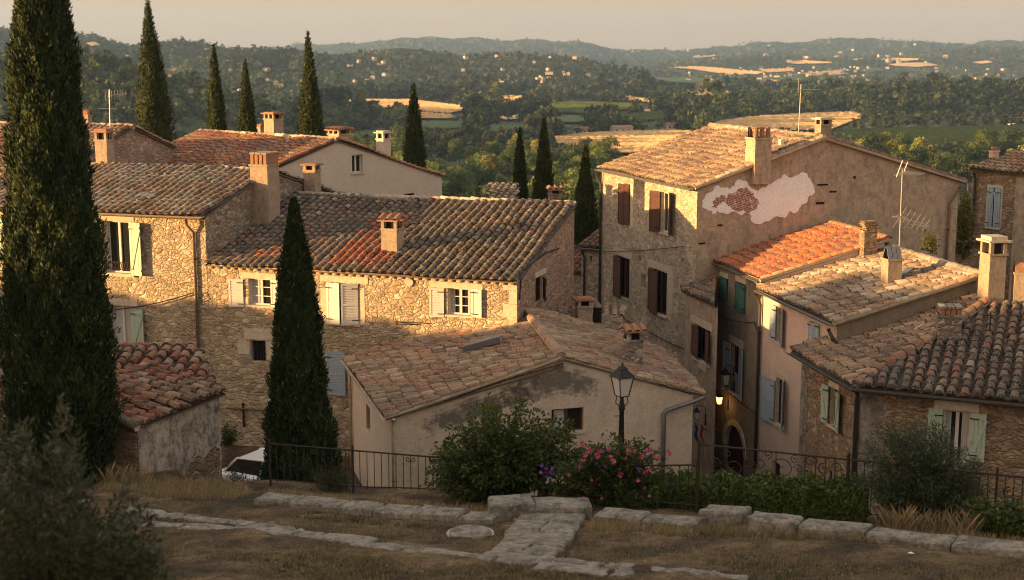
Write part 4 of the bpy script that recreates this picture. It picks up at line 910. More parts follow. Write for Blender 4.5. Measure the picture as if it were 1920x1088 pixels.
roof(HN, [m0, m1, mt, m0 + mn * mw_ + Z3 * mh], m0, m1, palette([(RED, .32), (PINK, .25), (PALE, .22), (GRY, .12), (BRN, .09)]), .36, .34, wob=1.6, name='roof')
ridge(HN, m0 + mn * mw_ + Z3 * (mh + .03), mt + Z3 * .03, palette([(RED, 1)]), r=.10)
WN = Wall(n1 + nin * .12, n2 + nin * .12 - nu * .06); WNf = Wall(WN.A + nin * 2.3 - nu * .0, WN.A)
zn = float(n1[2]) - .07
shell(HN, [(WN, [(0, zn), (99, zn)], 0), (WNf, [(0, zn + 2.2 * .27), (WNf.L, zn)], 1), (Wall(m0 + mn * .2, m1 + mn * .2 - mu * .15), [(0, m0[2] - .1), (99, m0[2] - .1)], 1), (Wall(m1 + mn * .2 - mu * .25, mt - mu * .12), [(0, m1[2] - .1), (2.3, m1[2] + mh - .12)], 0)], ['shed', 'stone_brown', 'shed'], -14)
patch(HN, WN, [(356, 868), (368, 856), (384, 858), (394, 844), (402, 838), (411, 840), (411, 890), (398, 905), (352, 908)], .012, 'stone_brown', 'bare_stone', (0, 0), 1, .3)

# ================================================================== GROUND, VALLEY, HILLS
def fy(X): return 30 - 6.4 * (X + 5.65) / 14.65 if X > -5.65 else 30.0          # fence line
def hplane(X, Y): return -9.9 + .0107 * (X + 5.6) - .174 * (Y - 30)
def sstep(a, b, x): t = min(1, max(0, (x - a) / (b - a))); return t * t * (3 - 2 * t)
def hground(X, Y):
    z = hplane(X, Y) + .05 * math.sin(X * 1.3 + Y) * math.sin(Y * .9 - X * .4)
    k1 = sstep(fy(X) + .9, fy(X) + 2.4, Y); k2 = sstep(36.5, 39, Y); s_ = sstep(-8.7, -8.1, X) if Y > 31.2 else sstep(-7.6, -6.3, X)
    k = k1 * s_ + k2 * (1 - s_)
    return z * (1 - k) + (-14.1 - 1.5 * sstep(-2, 1.5, X)) * k
def G(px, py, lift=0):
    d = ray(px, py); z = -9.9
    for _ in range(12):
        t = z / d[2]; z = hplane(d[0] * t, d[1] * t) + lift
    return d * (z / d[2])
xs = np.concatenate([np.linspace(-40, -15, 14), np.linspace(-14.8, 14.8, 230), np.linspace(15, 40, 14)]); ys = np.concatenate([np.linspace(-4, 17, 30), np.linspace(17.2, 36, 170), np.linspace(36.3, 64, 60)])
VX, VY = np.meshgrid(xs, ys); gz = np.array([[hground(x, y) for x in xs] for y in ys])
nz_ = nr.normal(0, 1, gz.shape); sm = nz_.copy()
for _ in range(2): sm = (sm + np.roll(sm, 1, 0) + np.roll(sm, -1, 0) + np.roll(sm, 1, 1) + np.roll(sm, -1, 1)) / 5
gz = gz + sm * .035
gv = np.stack([VX, VY, gz], -1).reshape(-1, 3); nx_, ny_ = len(xs), len(ys)
ii = (np.arange(ny_ - 1)[:, None] * nx_ + np.arange(nx_ - 1)[None, :]).ravel()
gq = np.stack([ii, ii + 1, ii + nx_ + 1, ii + nx_], -1)
big = nr.normal(0, 1, gz.shape)
for _ in range(14): big = (big + np.roll(big, 1, 0) + np.roll(big, -1, 0) + np.roll(big, 1, 1) + np.roll(big, -1, 1)) / 5
big = (big / big.std()).ravel()[ii]
DIRT, DRY, GRN = np.array([.062, .041, .027]), np.array([.145, .10, .054]), np.array([.036, .042, .02])
kk = np.clip(big * .5 + .4, 0, 1)[:, None]; gc = DIRT * (1 - kk) + DRY * kk; kg = np.clip(-big - .9, 0, 1)[:, None]; gc = gc * (1 - kg * .6) + GRN * kg * .6
tag(np_mesh('ground', gv, gq, gc, 'ground', smooth=True), kind='structure')

# valley: polar sheet out to the horizon; ridges given by their skyline in the photograph
BASE = -50.0
def prof(pts): xs_ = [p[0] for p in pts]; ys_ = [p[1] for p in pts]; return lambda px: float(np.interp(px, xs_, ys_))
RIDGES = [  # distance, front width, back width, skyline (px, py)
    (1000, 330, 500, prof([(-400, 90), (0, 112), (130, 106), (200, 115), (300, 140), (400, 165), (480, 185), (560, 222), (640, 250), (2400, 260)])),
    (2700, 900, 900, prof([(-400, 40), (0, 50), (60, 58), (140, 64), (200, 66), (270, 80), (350, 76), (420, 86), (500, 100), (600, 150), (700, 180), (2400, 190)])),
    (2300, 750, 700, prof([(-400, 190), (300, 170), (350, 110), (480, 93), (560, 92), (650, 102), (760, 97), (860, 104), (960, 99), (1040, 102), (1090, 107), (1140, 120), (1180, 138), (1230, 160), (1290, 176), (1400, 190), (2400, 190)])),
    (1500, 330, 500, prof([(-400, 230), (1180, 215), (1300, 208), (1420, 196), (1560, 182), (1700, 172), (1780, 165), (1920, 172), (2400, 165)])),
    (6800, 2600, 2500, prof([(-400, 84), (400, 96), (520, 91), (560, 88), (640, 86), (700, 83), (740, 76), (800, 74), (880, 75), (960, 79), (1080, 81), (1120, 90), (1165, 98), (1260, 97), (1330, 93), (1420, 84), (1500, 81), (1560, 75), (1610, 77), (1650, 79), (1700, 78), (1740, 84), (1790, 87), (1840, 80), (1920, 78), (2400, 90)])),
    (4600, 900, 1200, prof([(-400, 130), (1200, 128), (1290, 112), (1400, 104), (1500, 108), (1620, 112), (1700, 104), (1800, 92), (1850, 88), (1920, 96), (2400, 100)])),
]
wv = nr.uniform(0, 6.28, (10, 2))
def terrain_z(px, Y):
    u = (px - 960) / F; X = u * Y * 1.015
    z = -17.5 + (BASE + 17.5) * sstep(58, 300, Y)
    top = z
    for D, wf, wb, pr in RIDGES:
        t = (Y - D) / (wf if Y < D else wb)
        if abs(t) >= 1: continue
        ang = PITCH + math.atan((pr(px) - 544) / F); zt = -D * math.tan(ang)
        f = (1 - t * t) ** 2 if Y > D else .5 + .5 * math.cos(math.pi * t)
        top = max(top, BASE + (zt - BASE) * f)
    if Y > 500: top += min(1, (Y - 500) / 1500) * .008 * Y * .22 * (math.sin(X / 90 + wv[0, 0]) * math.sin(Y / 130 + wv[0, 1]) + .6 * math.sin(X / 37 + Y / 61 + wv[1, 0])) * (1 if top > BASE + 4 else .12)
    return top
tpx = np.linspace(-420, 2340, 380); tY = np.concatenate([np.linspace(62, 440, 26), np.geomspace(450, 10500, 170)])
tv = np.zeros((len(tY), len(tpx), 3)); 
for j, Y in enumerate(tY):
    for i, px in enumerate(tpx): tv[j, i] = ((px - 960) / F * Y * 1.015, Y, terrain_z(px, Y))
ii = (np.arange(len(tY) - 1)[:, None] * len(tpx) + np.arange(len(tpx) - 1)[None, :]).ravel()
tq = np.stack([ii, ii + 1, ii + len(tpx) + 1, ii + len(tpx)], -1)
tc_ = np.tile(np.array([.046, .058, .028]), (len(ii), 1)) * nr.uniform(.75, 1.3, (len(ii), 1))
dry = nr.random(len(ii)) < .12; tc_[dry] = np.array([.17, .125, .07])
tag(np_mesh('terrain', tv.reshape(-1, 3), tq, tc_, 'terrain', smooth=True), kind='structure')
def tz_xy(X, Y): return terrain_z(960 + F * X / (Y * 1.015), Y)
def thit(px, py, Y0=70, Y1=9500):
    d = ray(px, py); d = d / d[1]; Y = Y0
    while Y < Y1:
        if d[2] * Y < tz_xy(d[0] * Y, Y): 
            a, b_ = Y / 1.03, Y
            for _ in range(12):
                m_ = (a + b_) / 2
                if d[2] * m_ < tz_xy(d[0] * m_, m_): b_ = m_
                else: a = m_
            return d * b_
        Y *= 1.03
    return None
# hillside to the left, outside the frame: added, skyline shaped to shade the village
HA_, EL = R(14.0), R(5.3)
SUN = A3(-math.cos(EL) * math.cos(HA_), -math.cos(EL) * math.sin(HA_), math.sin(EL))
sq = [-30, 0, 15, 25, 33, 40, 41.7, 42.7, 43.6, 44.6, 46.5, 49, 52, 56, 64, 80]; szz = [1, -1.8, -3.8, -5.0, -5.8, -5.9, -6.1, -7.8, -8.8, -9.2, -9.6, -9.8, -10.0, -10.6, -12.5, -14]
mb = MB(); qs = np.linspace(-30, 80, 420); tt = [26, 30, 36, 41, 45, 49, 54, 62, 72]; hv_ = np.zeros((len(qs), len(tt), 3))
for i, q in enumerate(qs):
    zt = float(np.interp(q, sq, szz)) + 45 * math.tan(EL) + .16 * math.sin(q * 1.9) + .12 * math.sin(q * 4.3 + 1)
    for j, t in enumerate(tt):
        f = max(0, 1 - abs(t - 45) / 27); f = f * f * (3 - 2 * f); b0 = -14.5
        hv_[i, j] = (-math.cos(HA_) * t, q - math.sin(HA_) * t, b0 + (zt - b0) * f)
ii = (np.arange(len(qs) - 1)[:, None] * len(tt) + np.arange(len(tt) - 1)[None, :]).ravel()
tag(np_mesh('hillside', hv_.reshape(-1, 3), np.stack([ii, ii + 1, ii + len(tt) + 1, ii + len(tt)], -1), np.tile([.12, .10, .05], (len(ii), 1)), 'ground', smooth=True), kind='structure')

# fields
FIELDS = [
    ('wheat', [(1030, 262), (1110, 253), (1240, 249), (1310, 250), (1300, 268), (1240, 290), (1130, 292), (1060, 283)]),
    ('wheat', [(1325, 236), (1400, 224), (1500, 217), (1605, 213), (1620, 222), (1560, 246), (1400, 252)]),
    ('wheat', [(618, 200), (660, 190), (770, 190), (870, 203), (885, 208), (840, 216), (780, 210), (700, 205)]),
    ('wheat', [(728, 219), (800, 217), (852, 222), (840, 226), (740, 225)]), ('wheat', [(880, 187), (960, 184), (1010, 188), (990, 193), (910, 192)]),
    ('vine', [(1005, 206), (1060, 195), (1200, 200), (1185, 208), (1090, 216), (1030, 214)]), ('vine', [(1142, 226), (1210, 215), (1305, 217), (1270, 224), (1170, 232)]),
    ('vine', [(1560, 252), (1640, 247), (1940, 240), (1960, 262), (1930, 282), (1740, 276), (1620, 266)]),
    ('vine', [(900, 240), (960, 234), (1010, 238), (985, 250), (910, 250)]), ('vine', [(620, 258), (720, 244), (745, 252), (660, 276)]),
    ('wheat', [(1140, 188), (1180, 185), (1265, 194), (1230, 196)]), ('wheat', [(1268, 176), (1310, 171), (1378, 178), (1370, 183), (1290, 182)]),
    ('vine', [(1222, 150), (1290, 147), (1365, 156), (1340, 162), (1260, 158)]),
    ('wheat', [(1250, 131), (1320, 129), (1432, 138), (1420, 143), (1330, 138)]), ('wheat', [(1420, 133), (1490, 131), (1485, 136), (1440, 139)]), ('wheat', [(1470, 120), (1560, 118), (1555, 122), (1490, 123)]),
    ('wheat', [(1645, 117), (1700, 113), (1735, 115), (1700, 119)]), ('wheat', [(1665, 124), (1740, 121), (1760, 126), (1720, 129), (1680, 127)]), ('wheat', [(1820, 120), (1850, 117), (1862, 120), (1840, 123)]),
    ('vine', [(755, 237), (830, 230), (892, 234), (862, 244), (780, 247)]), ('wheat', [(1180, 211), (1240, 206), (1268, 210), (1205, 216)]), ('vine', [(1008, 227), (1070, 220), (1128, 223), (1092, 233), (1028, 234)]), ('wheat', [(925, 223), (985, 218), (1002, 222), (950, 229)]), ('wheat', [(1500, 141), (1580, 137), (1600, 140), (1530, 145)]), ('vine', [(1395, 151), (1480, 146), (1505, 151), (1430, 157)]), ('vine', [(1560, 134), (1640, 130), (1665, 134), (1600, 139)]),
    ('wheat', [(1300, 108), (1340, 106), (1350, 109), (1320, 111)]), ('wheat', [(160, 84), (178, 82), (190, 88), (172, 90)]),
]
import bmesh
def field(kind, pxs):
    P = [thit(x, y) for x, y in pxs]
    if any(p is None for p in P): return
    bm = bmesh.new(); vs = [bm.verts.new(p) for p in P]; bm.faces.new(vs); bmesh.ops.triangulate(bm, faces=bm.faces[:]); 
    for _ in range(3): bmesh.ops.subdivide_edges(bm, edges=bm.edges[:], cuts=1, use_grid_fill=True)
    cy = sum(p[1] for p in P) / len(P); lift = .5 + cy * .0012
    for v_ in bm.verts: v_.co.z = tz_xy(v_.co.x, v_.co.y) + lift
    me = bpy.data.meshes.new('field'); bm.to_mesh(me); bm.free()
    base = np.array((.60, .405, .19) if kind == 'wheat' else (.085, .125, .035)); at = me.color_attributes.new('Col', 'FLOAT_COLOR', 'CORNER')
    k_ = rng.uniform(.85, 1.12); at.data.foreach_set('color', np.tile(np.array([*(base * k_), 1], np.float32), len(me.loops)))
    me.materials.append(M['field']); o = bpy.data.objects.new('field', me); COL.objects.link(o); tag(o, kind='structure')
for k_, p_ in FIELDS: field(k_, p_)
# vine rows on the near vineyards (uncountable leafy rows)
def vine_rows(pxs, n, ang, name='vineyard', step=3.5, hh=(1.0, 1.9), col=(.09, .125, .035), label='green rows of vines in the valley', mat='leaf'):
    P = [thit(x, y) for x, y in pxs]; d = A3(math.cos(ang), math.sin(ang), 0); s_ = A3(-d[1], d[0], 0); V, Q = [], []
    vals = [p @ s_ for p in P]; lo, hi = min(vals), max(vals); k = 0; pp = [(p[0], p[1]) for p in P]; l0, l1 = min(p @ d for p in P), max(p @ d for p in P)
    pitch = (hi - lo) / n; t = lo
    while t < hi:
        x = l0
        while x < l1:
            c = d * x + s_ * t
            if in_poly(c[0], c[1], pp):
                z = tz_xy(c[0], c[1]) + .3 + c[1] * .0012
                for _ in range(2):
                    h, w, l = rng.uniform(*hh), rng.uniform(.35, .8), rng.uniform(1.2, 3.0); j = d * rng.uniform(-1, 1); a_ = len(V)
                    b0 = c + j; V += [b0 - d * l - s_ * w + Z3 * z, b0 + d * l - s_ * w + Z3 * z, b0 + d * l * .8 + s_ * w * .2 + Z3 * (z + h), b0 - d * l * .8 + s_ * w * .2 + Z3 * (z + h)]; Q.append((a_, a_ + 1, a_ + 2, a_ + 3))
            x += step
        t += pitch
    if not Q: return
    cols = np.array(col) * nr.uniform(.75, 1.3, (len(Q), 1))
    tag(np_mesh(name, V, Q, cols, mat), label, kind='stuff')
vine_rows([(1560, 252), (1640, 247), (1940, 240), (1960, 262), (1930, 282), (1740, 276), (1620, 266)], 46, .12)
vine_rows([(1005, 206), (1060, 195), (1200, 200), (1185, 208), (1090, 216), (1030, 214)], 34, -.25); vine_rows([(1142, 226), (1210, 215), (1305, 217), (1270, 224), (1170, 232)], 26, .2)

for k_, (kd_, pl_) in enumerate(FIELDS):
    if kd_ == 'wheat' and k_ < 17: vine_rows(pl_, 46 if k_ < 3 else 18, -.80, 'wheat', 3.6 if k_ < 3 else 12, (.6, 1.0) if k_ < 3 else (1.5, 2.5), (.62, .42, .19), 'golden stubble standing on the wheat fields', 'straw')
# ================================================================== VEGETATION
def rand_dirs(n): v_ = nr.normal(0, 1, (n, 3)); return v_ / np.linalg.norm(v_, axis=1, keepdims=True)
def quads_from(c, a, b_):
    """rhombic leaf quads: centres, half axes"""
    n = len(c); V = np.stack([c - a, c - b_ * .9 + a * .05, c + a, c + b_ * .9 + a * .05], 1).reshape(-1, 3); Q = np.arange(n * 4).reshape(n, 4); return V, Q
def norm_(v_): return v_ / np.maximum(1e-9, np.linalg.norm(v_, axis=1, keepdims=True))
def crown_leaves(R_, H, n, size, lobes, seed, flat=.8, base=.25):
    g = np.random.default_rng(seed); C = []; rad = []
    for k in range(lobes):
        th = g.uniform(0, 6.28); f = g.uniform(0, 1) ** .6; hz_ = g.uniform(base, .86); env = math.sqrt(max(.05, 1 - ((hz_ - .5) / .55) ** 2))
        C.append((math.cos(th) * R_ * f * env * .72, math.sin(th) * R_ * f * env * .72, H * hz_)); rad.append(R_ * g.uniform(.26, .5))
    C = np.array(C); rad = np.array(rad); w = rad ** 2; k = g.choice(lobes, n, p=w / w.sum())
    d = g.normal(0, 1, (n, 3)); d /= np.linalg.norm(d, axis=1, keepdims=True); d[:, 2] = np.where(d[:, 2] < -.35, -d[:, 2], d[:, 2])
    r = rad[k] * g.uniform(.62, 1.08, n); c = C[k] + d * r[:, None] * np.array([1, 1, flat])
    nrm = d + g.normal(0, .55, (n, 3)); nrm /= np.linalg.norm(nrm, axis=1, keepdims=True)
    t = np.cross(nrm, g.normal(0, 1, (n, 3))); t /= np.linalg.norm(t, axis=1, keepdims=True); b_ = np.cross(nrm, t)
    s_ = size * g.uniform(.6, 1.3, n)[:, None]
    tone = (g.uniform(.65, 1.35, lobes)[k] * g.uniform(.75, 1.25, n))[:, None]
    return c, t * s_, b_ * s_ * .7, tone
TREE_COLS = [(.080, .122, .034), (.118, .150, .038), (.058, .095, .036), (.150, .160, .044), (.052, .082, .038), (.10, .125, .05)]
tree_meshes = []
def tree_mesh(i, R_, H, n, size, lobes, col, flat=.85, base=.3):
    c, a, b_, tone = crown_leaves(R_, H, n, size, lobes, 100 + i, flat, base); V, Q = quads_from(c, a, b_); cols = np.array(col) * tone
    mb = MB(); mb.col = (.1, .075, .05); mb.tube([A3(0, 0, -.5), A3(.1, 0, H * .3), A3(0, .15, H * .6)], [.28, .2, .1], 6)
    for k in range(4):
        t = k * 1.6 + i; mb.tube([A3(.05, 0, H * .32), A3(math.cos(t) * R_ * .35, math.sin(t) * R_ * .35, H * .58)], [.13, .05], 5)
    tv_ = np.array(mb.v); tqs = [f for f in mb.f if len(f) == 4]; off = len(V)
    V = np.concatenate([V, tv_]); Q2 = np.concatenate([Q, np.array(tqs) + off]); cols = np.concatenate([cols, np.tile([.1, .075, .05], (len(tqs), 1))])
    o = np_mesh('valley_tree_source', V, Q2, cols, ['leaf', 'bark'], None, np.array([0] * len(Q) + [1] * len(tqs)))
    me = o.data; bpy.data.objects.remove(o); me.name = 'broadleaf_tree'; return me
for i in range(8): tree_meshes.append((tree_mesh(i, 4.6 + (i % 3) * .5, 9 + (i % 4), 3000, .33, 13 + i % 4, TREE_COLS[i % 6], .85, .22), 'round'))
pop = [tree_mesh(20 + i, 2.0, 15, 900, .5, 14, (.07, .085, .035), 1.5, .12) for i in range(2)]
def low_tree(i, n=80):
    c, a, b_, tone = crown_leaves(4.8, 9.0, n, 1.15, 7, 300 + i, .85, .22); return c, a, b_, tone
LOW = [low_tree(i) for i in range(10)]
FP = [p for _, p in FIELDS]
def blocked(px, py, m_=0):
    return any(in_poly(px, py + m_, p) for p in FP)
# candidate positions on the terrain, chosen region by region (photo pixels), densest near the village
REG = [  # px0, px1, py0, py1, count, group phrase, label
    (590, 1140, 285, 470, 210, 'trees of the wood below the village', 'rounded sunlit green tree in the wood just below the village'),
    (560, 1240, 205, 290, 330, 'trees along the valley fields', 'rounded dark green tree beside the fields beyond the village wood'),
    (1300, 1940, 258, 360, 150, 'trees behind the tall brown house', 'bushy dark green tree beyond the gable with the plaster patch'),
    (1580, 1940, 185, 250, 260, 'trees around the vineyard on the right', 'dark green tree in the wood bordering the vineyard'),
    (0, 620, 225, 300, 90, 'trees behind the cypress row', 'olive green tree behind the row of tall cypresses'),
]
placed = []
for (x0, x1, y0, y1, n, grp, lab) in REG:
    k = 0; tries = 0
    while k < n and tries < n * 14:
        tries += 1; x, y = rng.uniform(x0, x1), rng.uniform(y0, y1)
        if blocked(x, y) or blocked(x, y, -6) or blocked(x, y, -16): continue
        p = thit(x, y)
        if p is None or p[1] > 1500 or p[1] < 200: continue
        placed.append((p, grp, lab)); k += 1
placed.sort(key=lambda q: q[0][1]); near, rest = placed[:290], placed[290:]
for i, (p, grp, lab) in enumerate(near):
    me, _ = tree_meshes[rng.randrange(8)]; o = bpy.data.objects.new('broadleaf_tree', me); COL.objects.link(o)
    s_ = rng.uniform(.8, 1.6); o.location = (p[0], p[1], p[2] - .3); o.scale = (s_ * rng.uniform(.9, 1.15), s_ * rng.uniform(.9, 1.15), s_); o.rotation_euler = (0, 0, rng.uniform(0, 6.28))
    if rng.random() < .07: o.data = rng.choice(pop); o.name = 'slender_tree'; o.scale = (.8, .8, 1.1); lab, grp = 'slender dark upright tree rising out of the valley woods', 'slender trees of the valley woods'
    tag(o, lab, 'tree', grp)
# far woods: one uncountable mass per belt
def forest(name, spots, label, smin=.7, smax=1.2, cols=((.058, .082, .034), (.085, .104, .038), (.045, .068, .036))):
    Vs, Cs = [], []
    for (p, k) in spots:
        c, a, b_, tone = LOW[rng.randrange(10)]; s_ = rng.uniform(smin, smax) * k; th = rng.uniform(0, 6.28); ct, st = math.cos(th), math.sin(th)
        Rm = np.array([[ct, st, 0], [-st, ct, 0], [0, 0, 1]]) * s_; V, Q = quads_from(c @ Rm, a @ Rm, b_ @ Rm); Vs.append(V + p - A3(0, 0, .5)); pt_ = 1 + .38 * math.sin(p[0] / 70 + p[1] / 160) * math.sin(p[1] / 95 - p[0] / 210); Cs.append(np.array(rng.choice(cols)) * tone * pt_ * rng.uniform(.7, 1.35))
    V = np.concatenate(Vs); Q = np.arange(len(V)).reshape(-1, 4)
    return tag(np_mesh(name, V, Q, np.concatenate(Cs), 'leaf'), label, kind='stuff')
def spots_in(x0, x1, y0, y1, n, dens=None, k=1.0, ymin=0):
    out = []; tries = 0
    while len(out) < n and tries < n * 6:
        tries += 1; x, y = rng.uniform(x0, x1), rng.uniform(y0, y1)
        if blocked(x, y): continue
        if dens and rng.random() > dens(x, y): continue
        p = thit(x, y)
        if p is None or p[1] < ymin: continue
        hp_ = 9.5 * k * F / p[1]
        if blocked(x, y, -hp_ * .35) or blocked(x, y, -hp_ * .75): continue
        out.append((p, k * math.exp(rng.gauss(0, .28))))
    return out
clump = lambda x, y: .35 + .65 * (math.sin(x * .045 + y * .11) * math.sin(x * .021 - y * .19) > -.25)
forest('wood', [(p, 1) for p, _, _ in rest] + spots_in(1180, 1940, 158, 222, 1700, None, 1.15, 700) + spots_in(560, 1330, 172, 262, 1700, clump, 1.2, 700), 'mixed woods and hedgerows covering the valley floor')
forest('forest', spots_in(-30, 620, 108, 232, 1500, None, .85, 500), 'dark scrub forest on the near hillside at the left')
forest('forest', spots_in(330, 1260, 95, 182, 4200, None, .46, 1500) + spots_in(-30, 560, 48, 130, 2800, None, .6, 1500), 'hazy woodland covering the middle hills')
forest('forest', spots_in(1150, 1940, 112, 168, 2200, clump, 1.1, 2200) + spots_in(500, 1940, 74, 125, 2600, None, 1.0, 3500), 'distant hazy woodland on the far ridges')

# cypresses
def cypress(label, px, pyt, w_px, Y, zb, n=14000, spray=.30, seed=0, lean=0, pxb=None, col=((.016, .030, .010), (.062, .080, .018)), group=None, power=1.25, low=.72, lowcut=.0):
    g = np.random.default_rng(500 + seed); top = pt(px, pyt, Y); xb = top[0] + lean if pxb is None else pt(pxb, 860, Y)[0]; base = A3(xb, Y, zb); H = top[2] - zb; Rm = w_px * Y / F / 2
    t_ = thing('cypress', label, 'tree', base, group)
    mb = MB(); mb.tube([base - Z3 * .3, base + Z3 * H * .4, base + (top - base) * .85], [Rm * .16, Rm * .1, .02], 8); mb.build('trunk', 'bark', t_, True)
    def rad(h): return Rm * np.minimum(1, low + (1 - low) * (h / .18)) * np.clip(1 - np.clip((h - .12) / .88, 0, 1) ** power, 0, 1) ** .92 * np.clip((h - lowcut) / .03 + .2, .0, 1)
    ph = g.uniform(0, 6.28, 8)
    def lump(h, th): return 1 + .13 * np.sin(2 * th + 7 * h + ph[0]) + .07 * np.sin(5 * th - 23 * h + ph[1]) + .06 * np.sin(2 * th + 41 * h + ph[2]) + .05 * np.sin(9 * th + 60 * h + ph[3]) + .05 * np.sin(13 * th - 90 * h + ph[4])
    def axis(h): return base[None, :] + (top - base)[None, :] * h[:, None]
    # inner mass
    nh, nt_ = 60, 20; hh = np.linspace(.02 + lowcut, .985, nh); V = []
    for h in hh:
        th = np.linspace(0, 2 * np.pi, nt_, endpoint=False); r = rad(np.full(nt_, h)) * .80 * lump(np.full(nt_, h), th); V.append(axis(np.full(nt_, h)) + np.stack([np.cos(th) * r, np.sin(th) * r, np.zeros(nt_)], 1))
    V = np.concatenate(V); i_ = (np.arange(nh - 1)[:, None] * nt_ + np.arange(nt_)[None, :]); j_ = (np.arange(nh - 1)[:, None] * nt_ + (np.arange(nt_)[None, :] + 1) % nt_)
    Q = np.stack([i_, j_, j_ + nt_, i_ + nt_], -1).reshape(-1, 4); cols = np.tile(np.array(col[0]) * .8, (len(Q), 1))
    h = g.uniform(0, 1, n * 3); keep = g.uniform(0, 1, n * 3) < (rad(h) / Rm + .06); h = h[keep][:n]; h = np.clip(h, lowcut + .005, .995); n_ = len(h)
    th = g.uniform(0, 6.28, n_); r = rad(h) * lump(h, th) * (g.uniform(.74, 1.04, n_) + (g.random(n_) < .07) * g.uniform(0, .14, n_)) + .02
    out = np.stack([np.cos(th), np.sin(th), np.zeros(n_)], 1); c = axis(h) + out * r[:, None]
    up_ = norm_(np.array([0, 0, 1.0]) + out * g.uniform(.05, .8, n_)[:, None] + g.normal(0, .38, (n_, 3))); nr_ = norm_(out + g.normal(0, .5, (n_, 3))); b_ = norm_(np.cross(up_, nr_))
    s_ = spray * g.uniform(.5, 1.25, n_)[:, None]
    a1 = up_ * s_ * .5; V2, Q2 = quads_from(c + a1 * .5, a1, b_ * s_ * .17)
    k = g.uniform(0, 1, n_) ** 2.0; k = np.clip(k * .75 + .3 * np.sin(6 * th + 9 * h + ph[5]) * np.sin(4 * th - 37 * h + ph[6]) + .18 * np.sin(15 * th + 70 * h), 0, 1)[:, None]; c2 = (np.array(col[0]) * (1 - k) + np.array(col[1]) * k) * g.uniform(.7, 1.3, n_)[:, None]
    if seed in (1, 2):   # pale cones dotted over the crown
        cone = g.random(n_) < .010; c2[cone] = (.20, .17, .11)
    np_mesh('crown', np.concatenate([V, V2]), np.concatenate([Q, Q2 + len(V)]), np.concatenate([cols, c2]), 'cyp', t_)
    return t_
cypress('huge dark cypress at the left edge, its top cut off by the frame', 66, -230, 178, 31.2, -10.3, 130000, .15, 1, .35, 117, power=2.4, low=.9)
cypress('tall cypress standing in front of the long golden house', 551, 372, 142, 33.6, -13.0, 80000, .14, 2, .22, 564, power=1.6, low=.85)
CY = [('tallest cypress of the row, directly behind the small stone gable with the aerial', 276, -4, 80, 70, .25, 7), ('cypress of the row, second from the tall one by the aerial', 400, 83, 58, 80, .1, 8), ('slim shorter cypress next to the capped ridge chimney', 459, 110, 48, 83, .06, 9),
      ('cypress right behind the ridge of the pale rendered house', 577, 58, 62, 75, .12, 10), ('cypress beside the slender white chimney of the pale house', 775, 157, 66, 74, .05, 11), ('narrow cypress, thinner one of the pair above the long house ridge', 975, 240, 37, 78, .0, 12),
      ('taller cypress of the pair above the long house ridge', 1020, 222, 46, 76, .0, 13), ('cypress in the gap between the long golden house and the tall brown-shuttered house', 1098, 272, 56, 66, .03, 14)]
for i, (lab, px, py, w_, Y, ln, sd) in enumerate(CY): cypress(lab, px, py, w_ * 1.25, Y, -15 - (Y - 66) * .05, 30000, .19, sd, ln, power=1.7, col=((.022, .036, .011), (.085, .095, .022)))
cypress('tiny young cypress near the white cottage in the wood', 896, 340, 20, 190, -27, 2500, .6, 15, power=1.3); cypress('lone far cypress standing on the wheat field', 667, 186, 13, 1000, -50, 1500, 3.0, 16, power=1.3)

